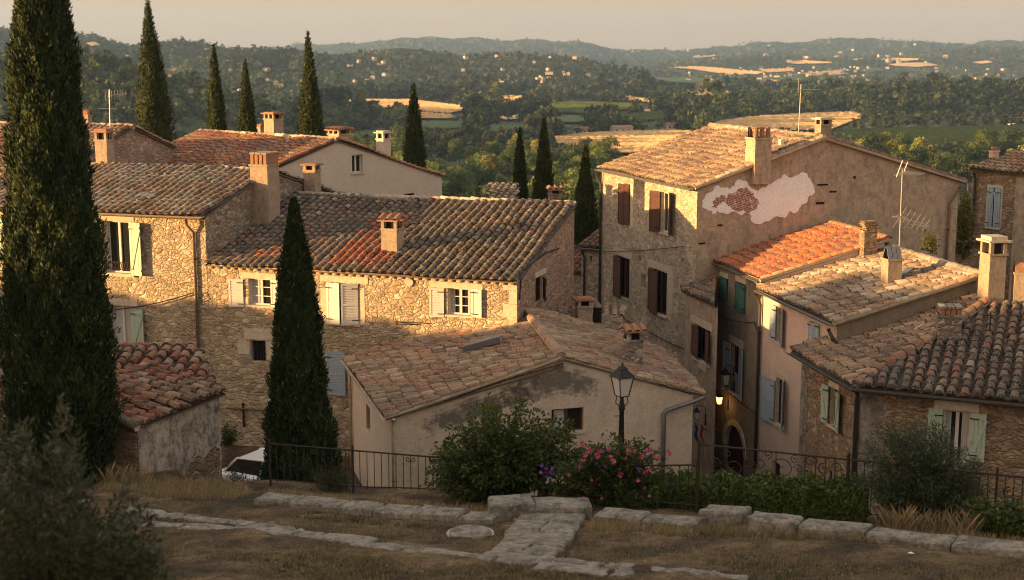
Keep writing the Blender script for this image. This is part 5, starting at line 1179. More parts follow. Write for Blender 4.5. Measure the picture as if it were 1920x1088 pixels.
# shrubs built from stems that carry leaves
def shrub(name, label, base, tips, leaf=(.07, .03), per=26, col=((.03, .05, .015), (.08, .11, .03)), mat='leaf', stem_r=.012, seed=0, kind=None, spread=.05, flowers=None, droop=.2, start=.25, cat='shrub'):
    base = np.array(base, float)
    if base[1] < 36: base[2] = hground(base[0], base[1])
    g = np.random.default_rng(900 + seed); t_ = thing(name, label, cat, base); mb = MB(); C, A_, B_, K = [], [], [], []
    for tip in tips:
        tip = np.asarray(tip, float); d0 = tip - base; b0 = base + A3(*(g.normal(0, .1, 2)), 0); mid = base + d0 * .5 + A3(*g.normal(0, .12, 3)) + A3(d0[0] * -.12, d0[1] * -.12, np.linalg.norm(d0) * .10)
        P = [b0 * (1 - s_) ** 2 + mid * 2 * s_ * (1 - s_) + tip * s_ * s_ for s_ in np.linspace(0, 1, 7)]
        mb.tube(P, [stem_r * (1.15 - k / 6) for k in range(7)], 4, caps=False)
        s_ = start + (1 - start) * g.uniform(0, 1, per) ** .8; b1 = ((1 - s_) ** 2)[:, None] * b0 + (2 * s_ * (1 - s_))[:, None] * mid + (s_ * s_)[:, None] * tip
        dirs = norm_(2 * (1 - s_)[:, None] * (mid - b0) + 2 * s_[:, None] * (tip - mid)); ld = norm_(dirs * .7 + g.normal(0, .75, (per, 3)) - np.array([0, 0, droop])); n3 = norm_(np.cross(ld, g.normal(0, 1, (per, 3))))
        L_ = leaf[0] * g.uniform(.6, 1.3, per)[:, None]; C.append(b1 + ld * L_ * .6 + g.normal(0, spread, (per, 3))); A_.append(ld * L_ * .5); B_.append(n3 * L_ * .5 * leaf[1] / leaf[0])
        kt = g.uniform(0, 1); K.append(np.clip(kt * .5 + g.uniform(0, .6, per), 0, 1))
    C, A_, B_, K = np.concatenate(C), np.concatenate(A_), np.concatenate(B_), np.concatenate(K)[:, None]
    V, Q = quads_from(C, A_, B_); cols = (np.array(col[0]) * (1 - K) + np.array(col[1]) * K) * g.uniform(.8, 1.2, (len(K), 1))
    mb.build('stems', 'bark', t_); np_mesh('foliage', V, Q, cols, mat, t_)
    if flowers:
        for (p, r_, c_) in flowers:
            p = np.asarray(p, float); V, Q, cc = [], [], []
            for f in range(7):   # ruffled petals around a centre
                th = f * 6.283 / 7 + g.uniform(-.2, .2); d = unit(A3(math.cos(th), -.35 + .25 * math.sin(f), math.sin(th)) + g.normal(0, .2, 3)); s_ = unit(np.cross(d, g.normal(0, 1, 3))); i_ = len(V)
                V += [p, p + d * r_ * .6 + s_ * r_ * .4, p + d * r_, p + d * r_ * .6 - s_ * r_ * .4]; Q.append((i_, i_ + 1, i_ + 2, i_ + 3)); cc.append(np.array(c_) * g.uniform(.7, 1.25))
            np_mesh('flower', V, Q, np.array(cc), 'petal', t_)
    return t_
def tips_px(poly, n, Y0, Y1, g):
    xs_ = [p[0] for p in poly]; ys_ = [p[1] for p in poly]; out = []
    while len(out) < n:
        x, y = g.uniform(min(xs_), max(xs_)), g.uniform(min(ys_), max(ys_))
        if in_poly(x, y, poly): out.append(pt(x, y, g.uniform(Y0, Y1)))
    return out
gr = random.Random(5)
shrub('leafy_shrub', 'big glossy green shrub growing through the fence before the rendered gable', pt(935, 960, 27.9), tips_px([(795, 870), (850, 800), (905, 750), (950, 768), (985, 745), (1015, 770), (1075, 790), (1090, 850), (1050, 915), (850, 935), (790, 915)], 330, 26.9, 28.8, gr), (.12, .06), 62, ((.036, .058, .017), (.125, .165, .045)), 'leaf', .010, 1, spread=.05)
pk = [(.50, .08, .17), (.56, .13, .20), (.44, .06, .12), (.52, .18, .18)]; pur = [(.22, .10, .36), (.16, .09, .32)]
fl = [(pt(gr.uniform(1090, 1262), gr.uniform(818, 850) + abs(gr.gauss(0, 22)), gr.uniform(26.0, 26.7)), gr.uniform(.045, .085), gr.choice(pk)) for _ in range(24)] + [(pt(gr.uniform(1015, 1230), gr.uniform(845, 935), 26.1), gr.uniform(.03, .06), gr.choice(pk)) for _ in range(14)] + [(pt(gr.gauss(1022, 12), gr.gauss(885, 8), 26.3), .05, gr.choice(pur)) for _ in range(8)] + [(pt(gr.uniform(1050, 1225), gr.uniform(840, 890), 26.2), .045, gr.choice(pur)) for _ in range(8)]
shrub('flowering_shrub', 'flowering shrub dotted with pink and violet blooms at the foot of the street lamp', pt(1150, 975, 26.9), tips_px([(1015, 940), (1030, 850), (1090, 835), (1160, 815), (1215, 825), (1255, 850), (1262, 900), (1240, 950), (1080, 952)], 320, 26.2, 27.6, gr), (.10, .05), 56, ((.026, .042, .015), (.085, .115, .034)), 'leaf', .008, 2, flowers=fl)
shrub('olive_shrub', 'dense grey-green olive shrub in front of the corner house', pt(1735, 1000, 24.6), tips_px([(1590, 905), (1610, 855), (1650, 800), (1700, 780), (1760, 790), (1800, 825), (1850, 880), (1855, 950), (1800, 985), (1640, 960)], 430, 23.6, 25.6, gr), (.085, .022), 105, ((.022, .032, .014), (.078, .098, .046)), 'olive', .007, 3, droop=0)
shrub('weed_bush', 'low olive green weed bush behind the left fence', pt(625, 935, 29.4), tips_px([(575, 920), (590, 880), (630, 868), (665, 890), (675, 925)], 80, 29, 30, gr), (.07, .025), 26, ((.04, .05, .02), (.10, .11, .04)), 'leaf', .006, 4)
shrub('weed_bush', 'dark weedy bush between the old shed and the white car', pt(452, 930, 33.5), tips_px([(422, 915), (424, 868), (440, 862), (452, 880), (476, 898), (486, 922)], 120, 33, 34, gr), (.10, .03), 26, ((.03, .045, .018), (.08, .10, .035)), 'leaf', .006, 5)
shrub('climbing_plant', 'small dark climber against the long house wall above the car', pt(425, 835, 45), tips_px([(420, 830), (421, 795), (440, 800), (444, 828)], 40, 44.6, 45.2, gr), (.12, .06), 18, ((.03, .045, .018), (.07, .09, .03)), 'leaf', .008, 6)
shrub('roof_weed', 'little bush sprouting beside the ridge of the pink house', pt(1745, 470, 46.5), tips_px([(1725, 465), (1735, 430), (1748, 432), (1760, 455), (1755, 470)], 40, 46, 47, gr), (.10, .05), 16, ((.06, .07, .02), (.14, .13, .04)), 'leaf', .008, 7)
shrub('foreground_olive', 'blurred silvery olive shrub in the near left corner', pt(120, 1090, 13.2) * 1.0, tips_px([(-60, 1080), (-50, 800), (30, 770), (75, 850), (110, 745), (150, 740), (165, 830), (190, 930), (235, 880), (290, 960), (330, 1060), (300, 1100)], 120, 11.8, 13.6, gr), (.095, .027), 130, ((.018, .023, .011), (.088, .10, .054)), 'olive', .007, 8, droop=-.15, start=.5, spread=.025)
shrub('foreground_bush', 'dark blurred bush filling the bottom left corner', pt(80, 1240, 12.3), tips_px([(-80, 1100), (-60, 960), (60, 930), (200, 960), (300, 1020), (345, 1090), (200, 1130)], 220, 11.4, 13.4, gr), (.055, .022), 90, ((.012, .017, .007), (.045, .056, .018)), 'leaf', .006, 9)
# bushes behind the houses, in the gap beside F and the bright bush next to the cypress
shrub('bright_bush', 'yellow-green bush behind the low lean-to', pt(1120, 470, 70), tips_px([(1078, 470), (1085, 420), (1110, 385), (1130, 400), (1135, 470)], 90, 68, 72, gr), (.15, .09), 70, ((.07, .08, .02), (.17, .16, .04)), 'leaf', .02, 10)
shrub('bright_bush', 'yellow-green leafy bush in the slot between the brown gable and the far right house', pt(1806, 500, 57.5), tips_px([(1794, 460), (1794, 370), (1806, 350), (1822, 370), (1822, 460)], 100, 56.5, 59, gr), (.13, .08), 60, ((.06, .075, .02), (.16, .15, .04)), 'leaf', .02, 11)
# clipped ivy hedge along the fence
def hedge(label, x0, x1, yt0, yt1, yb0, yb1, n, seed):
    g = np.random.default_rng(seed); f = g.uniform(0, 1, n); px = x0 + (x1 - x0) * f; Yc = np.array([fy(0) for _ in f]); V = []
    C = np.zeros((n, 3)); t_ = thing('hedge', label, 'hedge', G((x0 + x1) / 2, (yb0 + yb1) / 2))
    for i in range(n):
        e = g.uniform(0, 1) ** 1.0; yt = yt0 + (yt1 - yt0) * f[i] + 6 * math.sin(f[i] * 31) + g.normal(0, 3.5); yb = yb0 + (yb1 - yb0) * f[i]; q = G(px[i], yb); back = g.uniform(0, .9)
        zt = pt(px[i], yt, q[1] + .3)[2]; C[i] = (q[0], q[1] + .15 + back * (1 if e > .85 else g.uniform(0, .5)), q[2] - .05 + (zt - q[2]) * e)
    d = norm_(g.normal(0, 1, (n, 3)) + np.array([0, -.4, .5])); t = norm_(np.cross(d, g.normal(0, 1, (n, 3)))); b_ = np.cross(d, t); s_ = .058 * g.uniform(.6, 1.3, n)[:, None]
    V, Q = quads_from(C, t * s_, b_ * s_ * .62); k = g.uniform(0, 1, n)[:, None] ** 1.5; cols = np.array([.030, .048, .016]) * (1 - k) + np.array([.105, .145, .04]) * k
    np_mesh('foliage', V, Q, cols, 'leaf', t_); return t_
hedge('dark green ivy hedge along the scrollwork fence', 1235, 1630, 902, 912, 955, 990, 22000, 31); hedge('dark ivy hedge under the flowering shrub, left of the scrollwork', 1010, 1235, 925, 915, 945, 960, 9000, 32); hedge('rough hedge at the foot of the fence on the far right', 1840, 1945, 955, 960, 1012, 1025, 3500, 33)
# dry grass: uncountable
def grass(name, label, polys, n, hgt, col, seed, wid=.006):
    g = np.random.default_rng(seed); V, Q, cc = [], [], []; rr_ = random.Random(seed)
    areas = [w_ for _, w_ in polys]
    for _ in range(n):
        poly = rr_.choices([p for p, _ in polys], areas)[0]; xs_ = [p[0] for p in poly]; ys_ = [p[1] for p in poly]
        for _t in range(20):
            x, y = rr_.uniform(min(xs_), max(xs_)), rr_.uniform(min(ys_), max(ys_))
            if in_poly(x, y, poly): break
        q = G(x, y); nb = rr_.randint(3, 8); kc = rr_.uniform(.6, 1.3)
        for b_ in range(nb):
            h = hgt * rr_.uniform(.4, 1.3); a_ = rr_.uniform(0, 6.28); ln = rr_.uniform(.1, .7); d = A3(math.cos(a_), math.sin(a_), 0); w_ = A3(-d[1], d[0], 0) * wid * rr_.uniform(.7, 1.4); o_ = q + A3(rr_.gauss(0, .04), rr_.gauss(0, .04), -.02); i_ = len(V)
            V += [o_ - w_, o_ + w_, o_ + d * h * ln * .66 + Z3 * h * .75 + w_ * .6, o_ + d * h * ln + Z3 * h]; Q.append((i_, i_ + 1, i_ + 2, i_ + 3)); cc.append(np.array(col) * kc * rr_.uniform(.75, 1.25))
    return tag(np_mesh(name, V, Q, np.array(cc), 'straw'), label, kind='stuff')
grass('dry_grass', 'tall dry straw coloured grass along walls and fence', [([(190, 905), (430, 905), (470, 925), (440, 940), (300, 935), (180, 925)], 1.2), ([(500, 925), (660, 945), (660, 955), (500, 935)], .3), ([(700, 940), (1010, 975), (1010, 985), (700, 950)], .5), ([(1640, 985), (1930, 1015), (1930, 1045), (1640, 1020)], .5), ([(1300, 985), (1640, 1010), (1640, 1022), (1300, 1000)], .5), ([(1110, 980), (1300, 992), (1300, 1010), (1100, 1000)], .5)], 4600, .17, (.30, .23, .12), 41, .0045)
grass('dry_grass', 'very tall dry seed stalks by the shed and the olive shrub', [([(195, 900), (275, 905), (275, 915), (195, 912)], 1), ([(1660, 990), (1830, 1003), (1830, 1012), (1660, 1000)], 1.6)], 150, .45, (.28, .21, .11), 42, .0035)
grass('short_grass', 'short dry grass covering the terrace', [([(140, 930), (470, 945), (900, 990), (1300, 1000), (1930, 1040), (1930, 1100), (0, 1100), (0, 940)], 1)], 15000, .055, (.21, .165, .09), 43, .006)
grass('short_grass', 'short green weeds in the worn terrace', [([(250, 1030), (900, 1050), (1100, 1085), (300, 1100)], 1), ([(470, 945), (900, 985), (880, 1000), (480, 965)], .5), ([(1000, 1040), (1500, 1060), (1500, 1095), (1000, 1090)], .4)], 2600, .055, (.07, .075, .03), 44)

# ================================================================== OBJECTS ON THE TERRACE
def slab(mb, P, h, m=0, jag=.02, sink=.06):
    """irregular stone slab: P = 4+ ground points, height h, worn upper edges"""
    P = [np.asarray(p, float) for p in P]; c = sum(P) / len(P); Q = []
    for i in range(len(P)):
        a, b_ = P[i], P[(i + 1) % len(P)]
        for s_ in (0, .34, .67): q = a + (b_ - a) * s_; Q.append(q + A3(rng.gauss(0, jag), rng.gauss(0, jag), 0))
    n = len(Q); lo = [q - Z3 * sink for q in Q]; bev = min(.035, h * .4); mid = [q + Z3 * (h - bev + rng.gauss(0, .006)) for q in Q]; top = [q + unit(c - q) * (bev * 1.3) + Z3 * (h + rng.gauss(0, .005)) for q in Q]
    for i in range(n):
        j = (i + 1) % n; mb.poly([lo[i], lo[j], mid[j], mid[i]], m); mb.poly([mid[i], mid[j], top[j], top[i]], m); mb.poly([top[i], top[j], c + Z3 * (h + .008)], m)
def kerb(label, segs, h, depth, name='low_wall', dz=None):
    """segs: list of photo points along the FRONT foot of the wall"""
    P = [G(x, y) for x, y in segs]; d = unit(P[-1] - P[0]); b_ = A3(-d[1], d[0], 0); mb = MB()
    for i in range(len(P) - 1):
        a, c = P[i] + d * .012, P[i + 1] - d * .012; hh = h[i] if hasattr(h, '__len__') else h; hh += rng.uniform(-.02, .02)
        k = rng.uniform(.92, 1.06); slab(mb, [a, c, c + b_ * depth * k, a + b_ * depth * k], hh, 0, .018)
    o = mb.build(name, 'lime', None); return tag(o, label, 'wall')
kerb('low wall of worn limestone blocks at the foot of the left fence', [(475, 948), (537, 954), (603, 961), (700, 970), (770, 976), (858, 983), (922, 985)], .16, .5)
kerb('raised pair of big limestone blocks at the head of the stone steps', [(918, 980), (1003, 975), (1112, 975)], [.36, .27], .62)
kerb('two low limestone blocks below the flowering shrub', [(1112, 982), (1200, 991), (1300, 1000)], [.2, .17], .5)
kerb('long low wall of worn limestone blocks along the right fence', [(1306, 992), (1393, 996), (1492, 1008), (1622, 1018), (1782, 1034), (1940, 1050)], [.36, .27, .2, .15, .14], .5)
# stone steps
mb = MB(); rows = [((985, 967), (1097, 977)), ((968, 981), (1088, 993)), ((952, 1000), (1074, 1012)), ((938, 1020), (1056, 1034)), ((922, 1036), (1036, 1050)), ((890, 1046), (1030, 1062))]
for i in range(5):
    (a, b_), (c, d) = rows[i], rows[i + 1]; A_, B_, C_, D_ = G(*a), G(*b_), G(*d), G(*c); gp = unit(A_ - D_) * .035; D_, C_ = D_ + gp, C_ + gp; h = .14 - .024 * i
    if i in (1, 3): m1, m2 = A_ + (B_ - A_) * .52, D_ + (C_ - D_) * .48; slab(mb, [D_, m2 - A3(.01, 0, 0), m1 - A3(.01, 0, 0), A_], h); slab(mb, [m2 + A3(.01, 0, 0), C_, B_, m1 + A3(.01, 0, 0)], h + .008)
    else: slab(mb, [D_, C_, B_, A_], h)
tag(mb.build('stone_steps', 'lime', None), 'short ramp of worn stone steps leading down from the low wall', 'steps')
# stone path strips
mb = MB()
def strip(pts, w, lmin=.5, lmax=1.3, gap=.05, skip=.08):
    P = [G(x, y) for x, y in pts]; L = [0]
    for a, b_ in zip(P[:-1], P[1:]): L.append(L[-1] + float(np.linalg.norm(b_ - a)))
    def at(t): return A3(*[float(np.interp(t, L, [p[k] for p in P])) for k in range(3)])
    t = 0
    while t < L[-1] - .3:
        l = rng.uniform(lmin, lmax); e = min(t + l, L[-1]); a, b_ = at(t), at(e); d = unit(b_ - a); n_ = A3(-d[1], d[0], 0)
        if rng.random() > skip: k = rng.uniform(.75, 1.1) * w / 2; slab(mb, [a - n_ * k, b_ - n_ * k * rng.uniform(.85, 1.1), b_ + n_ * k, a + n_ * k], rng.uniform(.045, .065), 0, .045)
        t = e + gap
strip([(100, 936), (240, 958), (330, 972), (470, 986)], .34); strip([(275, 985), (400, 992), (490, 1000), (640, 1012)], .3)
strip([(470, 990), (560, 1003), (680, 1018), (760, 1024), (870, 1036)], .42); strip([(660, 1020), (760, 1034), (860, 1044), (960, 1052)], .4)
strip([(820, 1038), (940, 1052), (1030, 1056), (1180, 1068)], .4); strip([(1000, 1066), (1100, 1074), (1190, 1080)], .36); strip([(1220, 1072), (1300, 1078), (1400, 1090)], .3, skip=.3)
tag(mb.build('path', 'lime', None), kind='structure')
# manhole
c = G(882, 1002); t_ = thing('manhole_cover', 'round flat stone cover in the dirt left of the stone steps', 'cover', c); mb = MB(); mb.tube([c - Z3 * .04, c + Z3 * .045, c + Z3 * .055], [.40, .40, .385], 28); mb.build('lid', 'lime', t_); mb = MB(); mb.tube([c - Z3 * .04, c + Z3 * .02], [.45, .45], 28); mb.build('collar', 'ashlar', t_)
def stone(px, py, r, label, grp=None):
    c = G(px, py); mb = MB(); n = 8; rings = []
    for k, (rr, zz) in enumerate(((.8, -.3), (1, .1), (.8, .55), (.35, .8))): rings.append([c + A3(math.cos(i * 6.283 / n) * r * rr * rng.uniform(.8, 1.15) * 1.25, math.sin(i * 6.283 / n) * r * rr * rng.uniform(.8, 1.15), r * zz) for i in range(n)])
    for a, b_ in zip(rings[:-1], rings[1:]):
        for i in range(n): mb.poly([a[i], a[(i + 1) % n], b_[(i + 1) % n], b_[i]])
    mb.poly(rings[-1]); return tag(mb.build('loose_stone', 'lime', None, False), label, 'stone', grp)
stone(1415, 1000, .14, 'pale loose stone lying before the low wall, right of the stone steps'); stone(1603, 1010, .12, 'greyish loose stone half hidden in the grass below the olive shrub')
for i in range(46):
    x, y = rng.uniform(250, 1800), rng.uniform(985, 1085); stone(x, y, rng.uniform(.012, .03), 'tiny pale pebble scattered on the worn terrace', 'pebbles on the terrace')
c = G(1706, 1042); mb = MB(); mb.poly([c + A3(-.12, -.03, .02), c + A3(.02, -.07, .03), c + A3(.12, .0, .02), c + A3(.03, .05, .05)]); mb.poly([c + A3(-.12, -.03, .02), c + A3(.03, .05, .05), c + A3(-.05, .06, .02)]); tag(mb.build('paper_scrap', 'plaster', None), 'crumpled white scrap of paper in the grass at the lower right', 'litter')

# ---- iron fences
def fence(name, label, p0, p1, z_low, n, scroll=False, posts=(0, 1), extra=.0):
    """top rail p0 -> p1; bars go down to z_low(t) above ground"""
    t_ = thing(name, label, 'fence', (p0[0], p0[1], hground(p0[0], p0[1]))); d = p1 - p0
    mb = MB(); k = 10; mb.tube([p0 + d * i / k for i in range(k + 1)], .019, 6); mb.build('top_rail', 'rust', t_)
    def foot(t): q = p0 + d * t; return A3(q[0], q[1], hground(q[0], q[1]) + .02)
    mb = MB(); mb.tube([foot(i / k) + Z3 * .14 for i in range(k + 1)], .014, 6); mb.build('bottom_rail', 'rust', t_)
    for i in range(n + 1):
        t = i / n; q = p0 + d * t; f = foot(t)
        if any(abs(t - s_) < .5 / n for s_ in posts):
            m2 = MB(); m2.tube([f - Z3 * .3, q + Z3 * (.05 + extra)], .026, 8); m2.tube([q + Z3 * (.05 + extra), q + Z3 * (.10 + extra)], [.036, .02], 8); m2.build('post', 'rust', t_)
        elif not scroll or i % scroll == 0:
            m2 = MB(); m2.tube([f + Z3 * .1, q], .0095, 5, caps=False); m2.build('bar', 'rust', t_)
    return t_
def spiral(root, c, u, r, turns, start, sgn=1, n=22, th=.010):
    P = []; mb = MB()
    for i in range(n + 1):
        s_ = i / n; a = start + sgn * turns * 6.283 * s_; rr = r * (1 - .82 * s_); P.append(c + u * rr * math.cos(a) + Z3 * rr * math.sin(a))
    mb.tube(P, th, 5); return mb.build('scroll', 'rust', root)
L0, L1 = pt(505, 832, 30), pt(1017, 874, 27.25)
fence('iron_fence', 'plain iron railing with straight bars on the left, in front of the second cypress', L0, L1, None, 37, posts=(0, .3378, .6757, 1))
fL_ = bpy.data.objects['iron_fence']; d = unit(L1 - L0)
for t in (.18, .54): c = L0 + (L1 - L0) * t - Z3 * .09; spiral(fL_, c + d * .06, d, .075, 1.1, math.pi, 1); spiral(fL_, c - d * .06, d, .075, 1.1, 0, -1)
M0, M1 = pt(1020, 876, 27.2), pt(1308, 872, 25.95)
f2 = fence('iron_fence', 'middle iron railing half hidden in the flowering shrub', M0, M1, None, 18, posts=(0, 1)); d = unit(M1 - M0); c = pt(1262, 890, 26.15); spiral(f2, c, d, .11, 1.3, 1.57, 1); spiral(f2, c - Z3 * .22, d, .11, 1.3, -1.57, -1)
R0, R1 = pt(1311, 833, 25.9), pt(1590, 862, 24.75)
f3 = fence('iron_fence', 'taller iron railing with curling scrollwork above the ivy hedge', R0, R1, None, 12, scroll=99, posts=(0, 1)); d = unit(R1 - R0); mb = MB(); L = float(np.linalg.norm(R1 - R0))
for i, (x, y, r_, tr, st, sg) in enumerate(((1365, 850, .10, 1.3, 1.6, 1), (1378, 880, .19, 1.2, 3.14, -1), (1340, 868, .12, 1.3, 0, 1), (1405, 866, .11, 1.4, 0, -1), (1425, 868, .13, 1.3, 3.1, 1), (1440, 852, .09, 1.3, 4.7, 1), (1468, 880, .22, 1.1, 2.2, -1), (1490, 862, .09, 1.4, 1.0, 1), (1497, 880, .10, 1.3, 3.0, -1), (1520, 866, .13, 1.3, 0, 1), (1345, 895, .15, 1.2, 1, 1), (1440, 895, .15, 1.2, 2, -1), (1545, 880, .13, 1.2, 1.5, 1), (1570, 878, .11, 1.3, 3, -1))):
    q = hv(x, y, R0, R1); spiral(f3, q, d, r_, tr, st, sg)
for x in (1395, 1455, 1510, 1530, 1548, 1566): q = hv(x, 860, R0, R1); t = float((q - R0)[:2] @ (R1 - R0)[:2]) / L ** 2; tq_ = R0 + (R1 - R0) * t; mb = MB(); mb.tube([tq_, up(tq_, hground(tq_[0], tq_[1]))], .010, 5); mb.build('bar', 'rust', f3)
S0, S1 = pt(1592, 862, 24.74), pt(1935, 897, 23.35)
f4 = fence('iron_fence', 'iron railing at the far right behind the olive shrub', S0, S1, None, 22, posts=(0, .826), extra=.04); d = unit(S1 - S0)
for x, y, r_ in ((1892, 925, .12), (1910, 940, .10), (1835, 925, .1)): spiral(f4, hv(x, y, S0, S1), d, r_, 1.3, 1.5, 1)

# ---- street lamp
lp = pt(1163, 960, 27.3); lp[2] = hground(lp[0], lp[1]); top = pt(1163, 670, 27.3)[2]; zl = lambda y: pt(1163, y, 27.3)[2]
LPt = thing('street_lamp', 'black street lamp post with a four sided lantern in front of the rendered gable', 'lamp', lp); mb = MB(); c = A3(lp[0], lp[1], 0)
mb.tube([c + Z3 * z for z in (lp[2] - .2, lp[2] + .5, lp[2] + .52, zl(840), zl(830), zl(770), zl(768), zl(764), zl(750), zl(744))], [.09, .085, .06, .055, .065, .05, .07, .07, .04, .04], 10); mb.build('post', 'iron', LPt, True)
def lantern(root, c, z0, z1, w0, w1, glass='frost', iron='iron', ang=20):
    """tapered four sided lantern body z0 (bottom) to z1 (glass top)"""
    cor = lambda z, w: [c + Z3 * z + w * A3(math.cos(R(ang + 45 + 90 * i)), math.sin(R(ang + 45 + 90 * i)), 0) * .7071 for i in range(4)]
    a, b_ = cor(z0, w0), cor(z1, w1); mb = MB(); h = z1 - z0; t = w1 * .035
    for i in range(4):
        mb.tube([a[i], b_[i]], t, 5); mb.tube([a[i], a[(i + 1) % 4]], t, 5); mb.tube([b_[i], b_[(i + 1) % 4]], t * 1.2, 5)
    r1, r2 = cor(z1 + .002, w1 * 1.16), cor(z1 + h * .38, w1 * .45); r3 = cor(z1 + h * .40, w1 * .52); r4 = cor(z1 + h * .54, w1 * .22)
    for p, q in ((r1, r2), (r3, r4)):
        for i in range(4): mb.poly([p[i], p[(i + 1) % 4], q[(i + 1) % 4], q[i]])
    mb.poly(r1); mb.poly(r4); mb.poly(r3); cc = c + Z3 * (z1 + h * .54); mb.tube([cc, cc + Z3 * h * .08, cc + Z3 * h * .1, cc + Z3 * h * .2], [w1 * .06, w1 * .06, w1 * .1, .004], 8); mb.poly(a)
    f = mb.build('lantern_frame', iron, root); g = MB(); a2, b2 = cor(z0 + .004, w0 * .94), cor(z1 - .004, w1 * .94)
    for i in range(4): g.poly([a2[i], a2[(i + 1) % 4], b2[(i + 1) % 4], b2[i]])
    g.build('pane', glass, f); return f
lantern(LPt, c, zl(742), zl(706), .21, .35, ang=28)
for s_ in (-1, 1): mb = MB(); mb.tube([c + Z3 * zl(765) + A3(s_ * .02, 0, 0), c + Z3 * zl(755) + A3(s_ * .13, 0, 0), c + Z3 * zl(744) + A3(s_ * .11, 0, 0)], .012, 5); mb.build('bracket', 'iron', LPt)
mb = MB(); mb.tube([c + Z3 * zl(780) + A3(-.14, 0, 0), c + Z3 * zl(780) + A3(.0, 0, 0)], .01, 5); mb.build('ladder_rest', 'iron', LPt)
# ---- wall lanterns in the alley
def wall_lantern(label, W, x, ytop, ybot, lit, bracket_left=True):
    out = .42; W2 = Wall(W.A + W.n * out, W.B + W.n * out); a, z1 = W2.px(x, ytop); _, z0 = W2.px(x, ybot); h = (z1 - z0); p = W.P(a, 0, out); t_ = thing('wall_lantern', label, 'lamp', W.P(a, z0 - .1, .02)); lantern(t_, A3(p[0], p[1], 0), z0, z0 + h * .62, h * .28, h * .44, 'lit' if lit else 'frost', ang=15)
    mb = MB(); zt = z0 + h * 1.08; mb.tube([W.P(a - .12, z0 - .12, .01), W.P(a - .1, zt - .1, .05), W.P(a - .05, zt + .03, .2), W.P(a, zt + .02, out), W.P(a, z0 + h * .9, out)], .014, 6); mb.obox(W.P(a - .16, z0 - .3, .0), W.u * .08, W.n * .03, Z3 * .4); mb.build('bracket', 'iron', t_)
    return t_, W.P(a, z0 + h * .3, out)
wall_lantern('unlit black wall lantern beside the tall grey shutters of the orange roofed house', WH, 1360, 690, 722, False)
_, lpos = wall_lantern('small lit wall lantern glowing warm yellow in the alley', WH, 1349, 736, 758, True)
ld = bpy.data.lights.new('lantern_glow', 'POINT'); ld.energy = 1.1; ld.color = (1, .55, .2); ld.shadow_soft_size = .08; lo = bpy.data.objects.new('lantern_glow', ld); lo.location = lpos - Z3 * .22; COL.objects.link(lo)
WLx = Wall(lF_ + ln_ * .15 + lu * .35, lC + ln_ * .15 + lu * 2)
q = hv(1304, 775, WL.A, WL.B); wall_lantern('dark wall lantern over the flag by the corner of the front house', WL, 1306, 764, 786, False)
# sign
SG = thing('shop_sign', 'small dark house shaped hanging sign with faded pale lettering in the alley', 'sign', WH.P(.1, float(WH.px(1337, 812)[1]), .3)); a, z0 = WH.px(1337, 812); _, z1 = WH.px(1337, 796); c = pt(1337, 803, 47.6); w = .22; mb = MB()
U = A3(.96, .28, 0); N_ = A3(.28, -.96, 0); pts = [(-w, -.17), (w, -.17), (w, .09), (0, .20), (-w, .09)]
for o_ in (0, .03): mb.poly([c + U * x + Z3 * y + N_ * o_ for x, y in pts])
for i in range(5): (x0, y0), (x1, y1) = pts[i], pts[(i + 1) % 5]; mb.poly([c + U * x0 + Z3 * y0, c + U * x1 + Z3 * y1, c + U * x1 + Z3 * y1 + N_ * .03, c + U * x0 + Z3 * y0 + N_ * .03])
mb.build('board', 'wood_door', SG); mb = MB()
for y, x0, x1, n in ((-.10, -.18, .18, 8), (-.01, -.16, .16, 7), (.1, -.05, .05, 2)):
    for i in range(n): x = x0 + (x1 - x0) * (i + .15) / n; mb.obox(c + U * x + Z3 * (y - .02) + N_ * .031, U * (x1 - x0) / n * .62, Z3 * rng.uniform(.03, .05), N_ * .004)
mb.build('lettering', 'clay', SG); mb = MB(); mb.tube([c + Z3 * .24 - U * .25, c + Z3 * .34 - U * .05, c + Z3 * .3 + U * .3], .015, 5); mb.tube([c + Z3 * .12 + U * .1, c + Z3 * .36 + U * .1], .01, 5); mb.build('bracket', 'iron', SG)
# flag
FG = thing('flag', 'limp blue white and red flag hanging on a short pole in the alley', 'flag', pt(1305, 800, 46.6)); c = pt(1304, 797, 46.6); mb = MB(); mb.tube([c + A3(.5, .5, -.35), c + A3(-.05, -.05, .1)], .018, 6); mb.build('pole', 'wood_door', FG); mb = MB()
fm = [plain_mat('blue_cloth', (.03, .05, .16), .9), plain_mat('white_cloth', (.42, .40, .38), .9), plain_mat('red_cloth', (.30, .03, .03), .9)]
for k in range(3):
    for j in range(8):
        def fp(i, jj): s_ = i / 9; z = -.62 * jj / 8; return c + A3(-.05 + .30 * s_ + .08 * jj / 8 + .04 * math.sin(jj * .9), .05 * math.sin(i * 2.1 + jj * .3), z * (1 + .12 * math.sin(i)) )
        for i in range(k * 3, k * 3 + 3): mb.poly([fp(i, j), fp(i + 1, j), fp(i + 1, j + 1), fp(i, j + 1)], k)
mb.build('cloth', fm, FG)

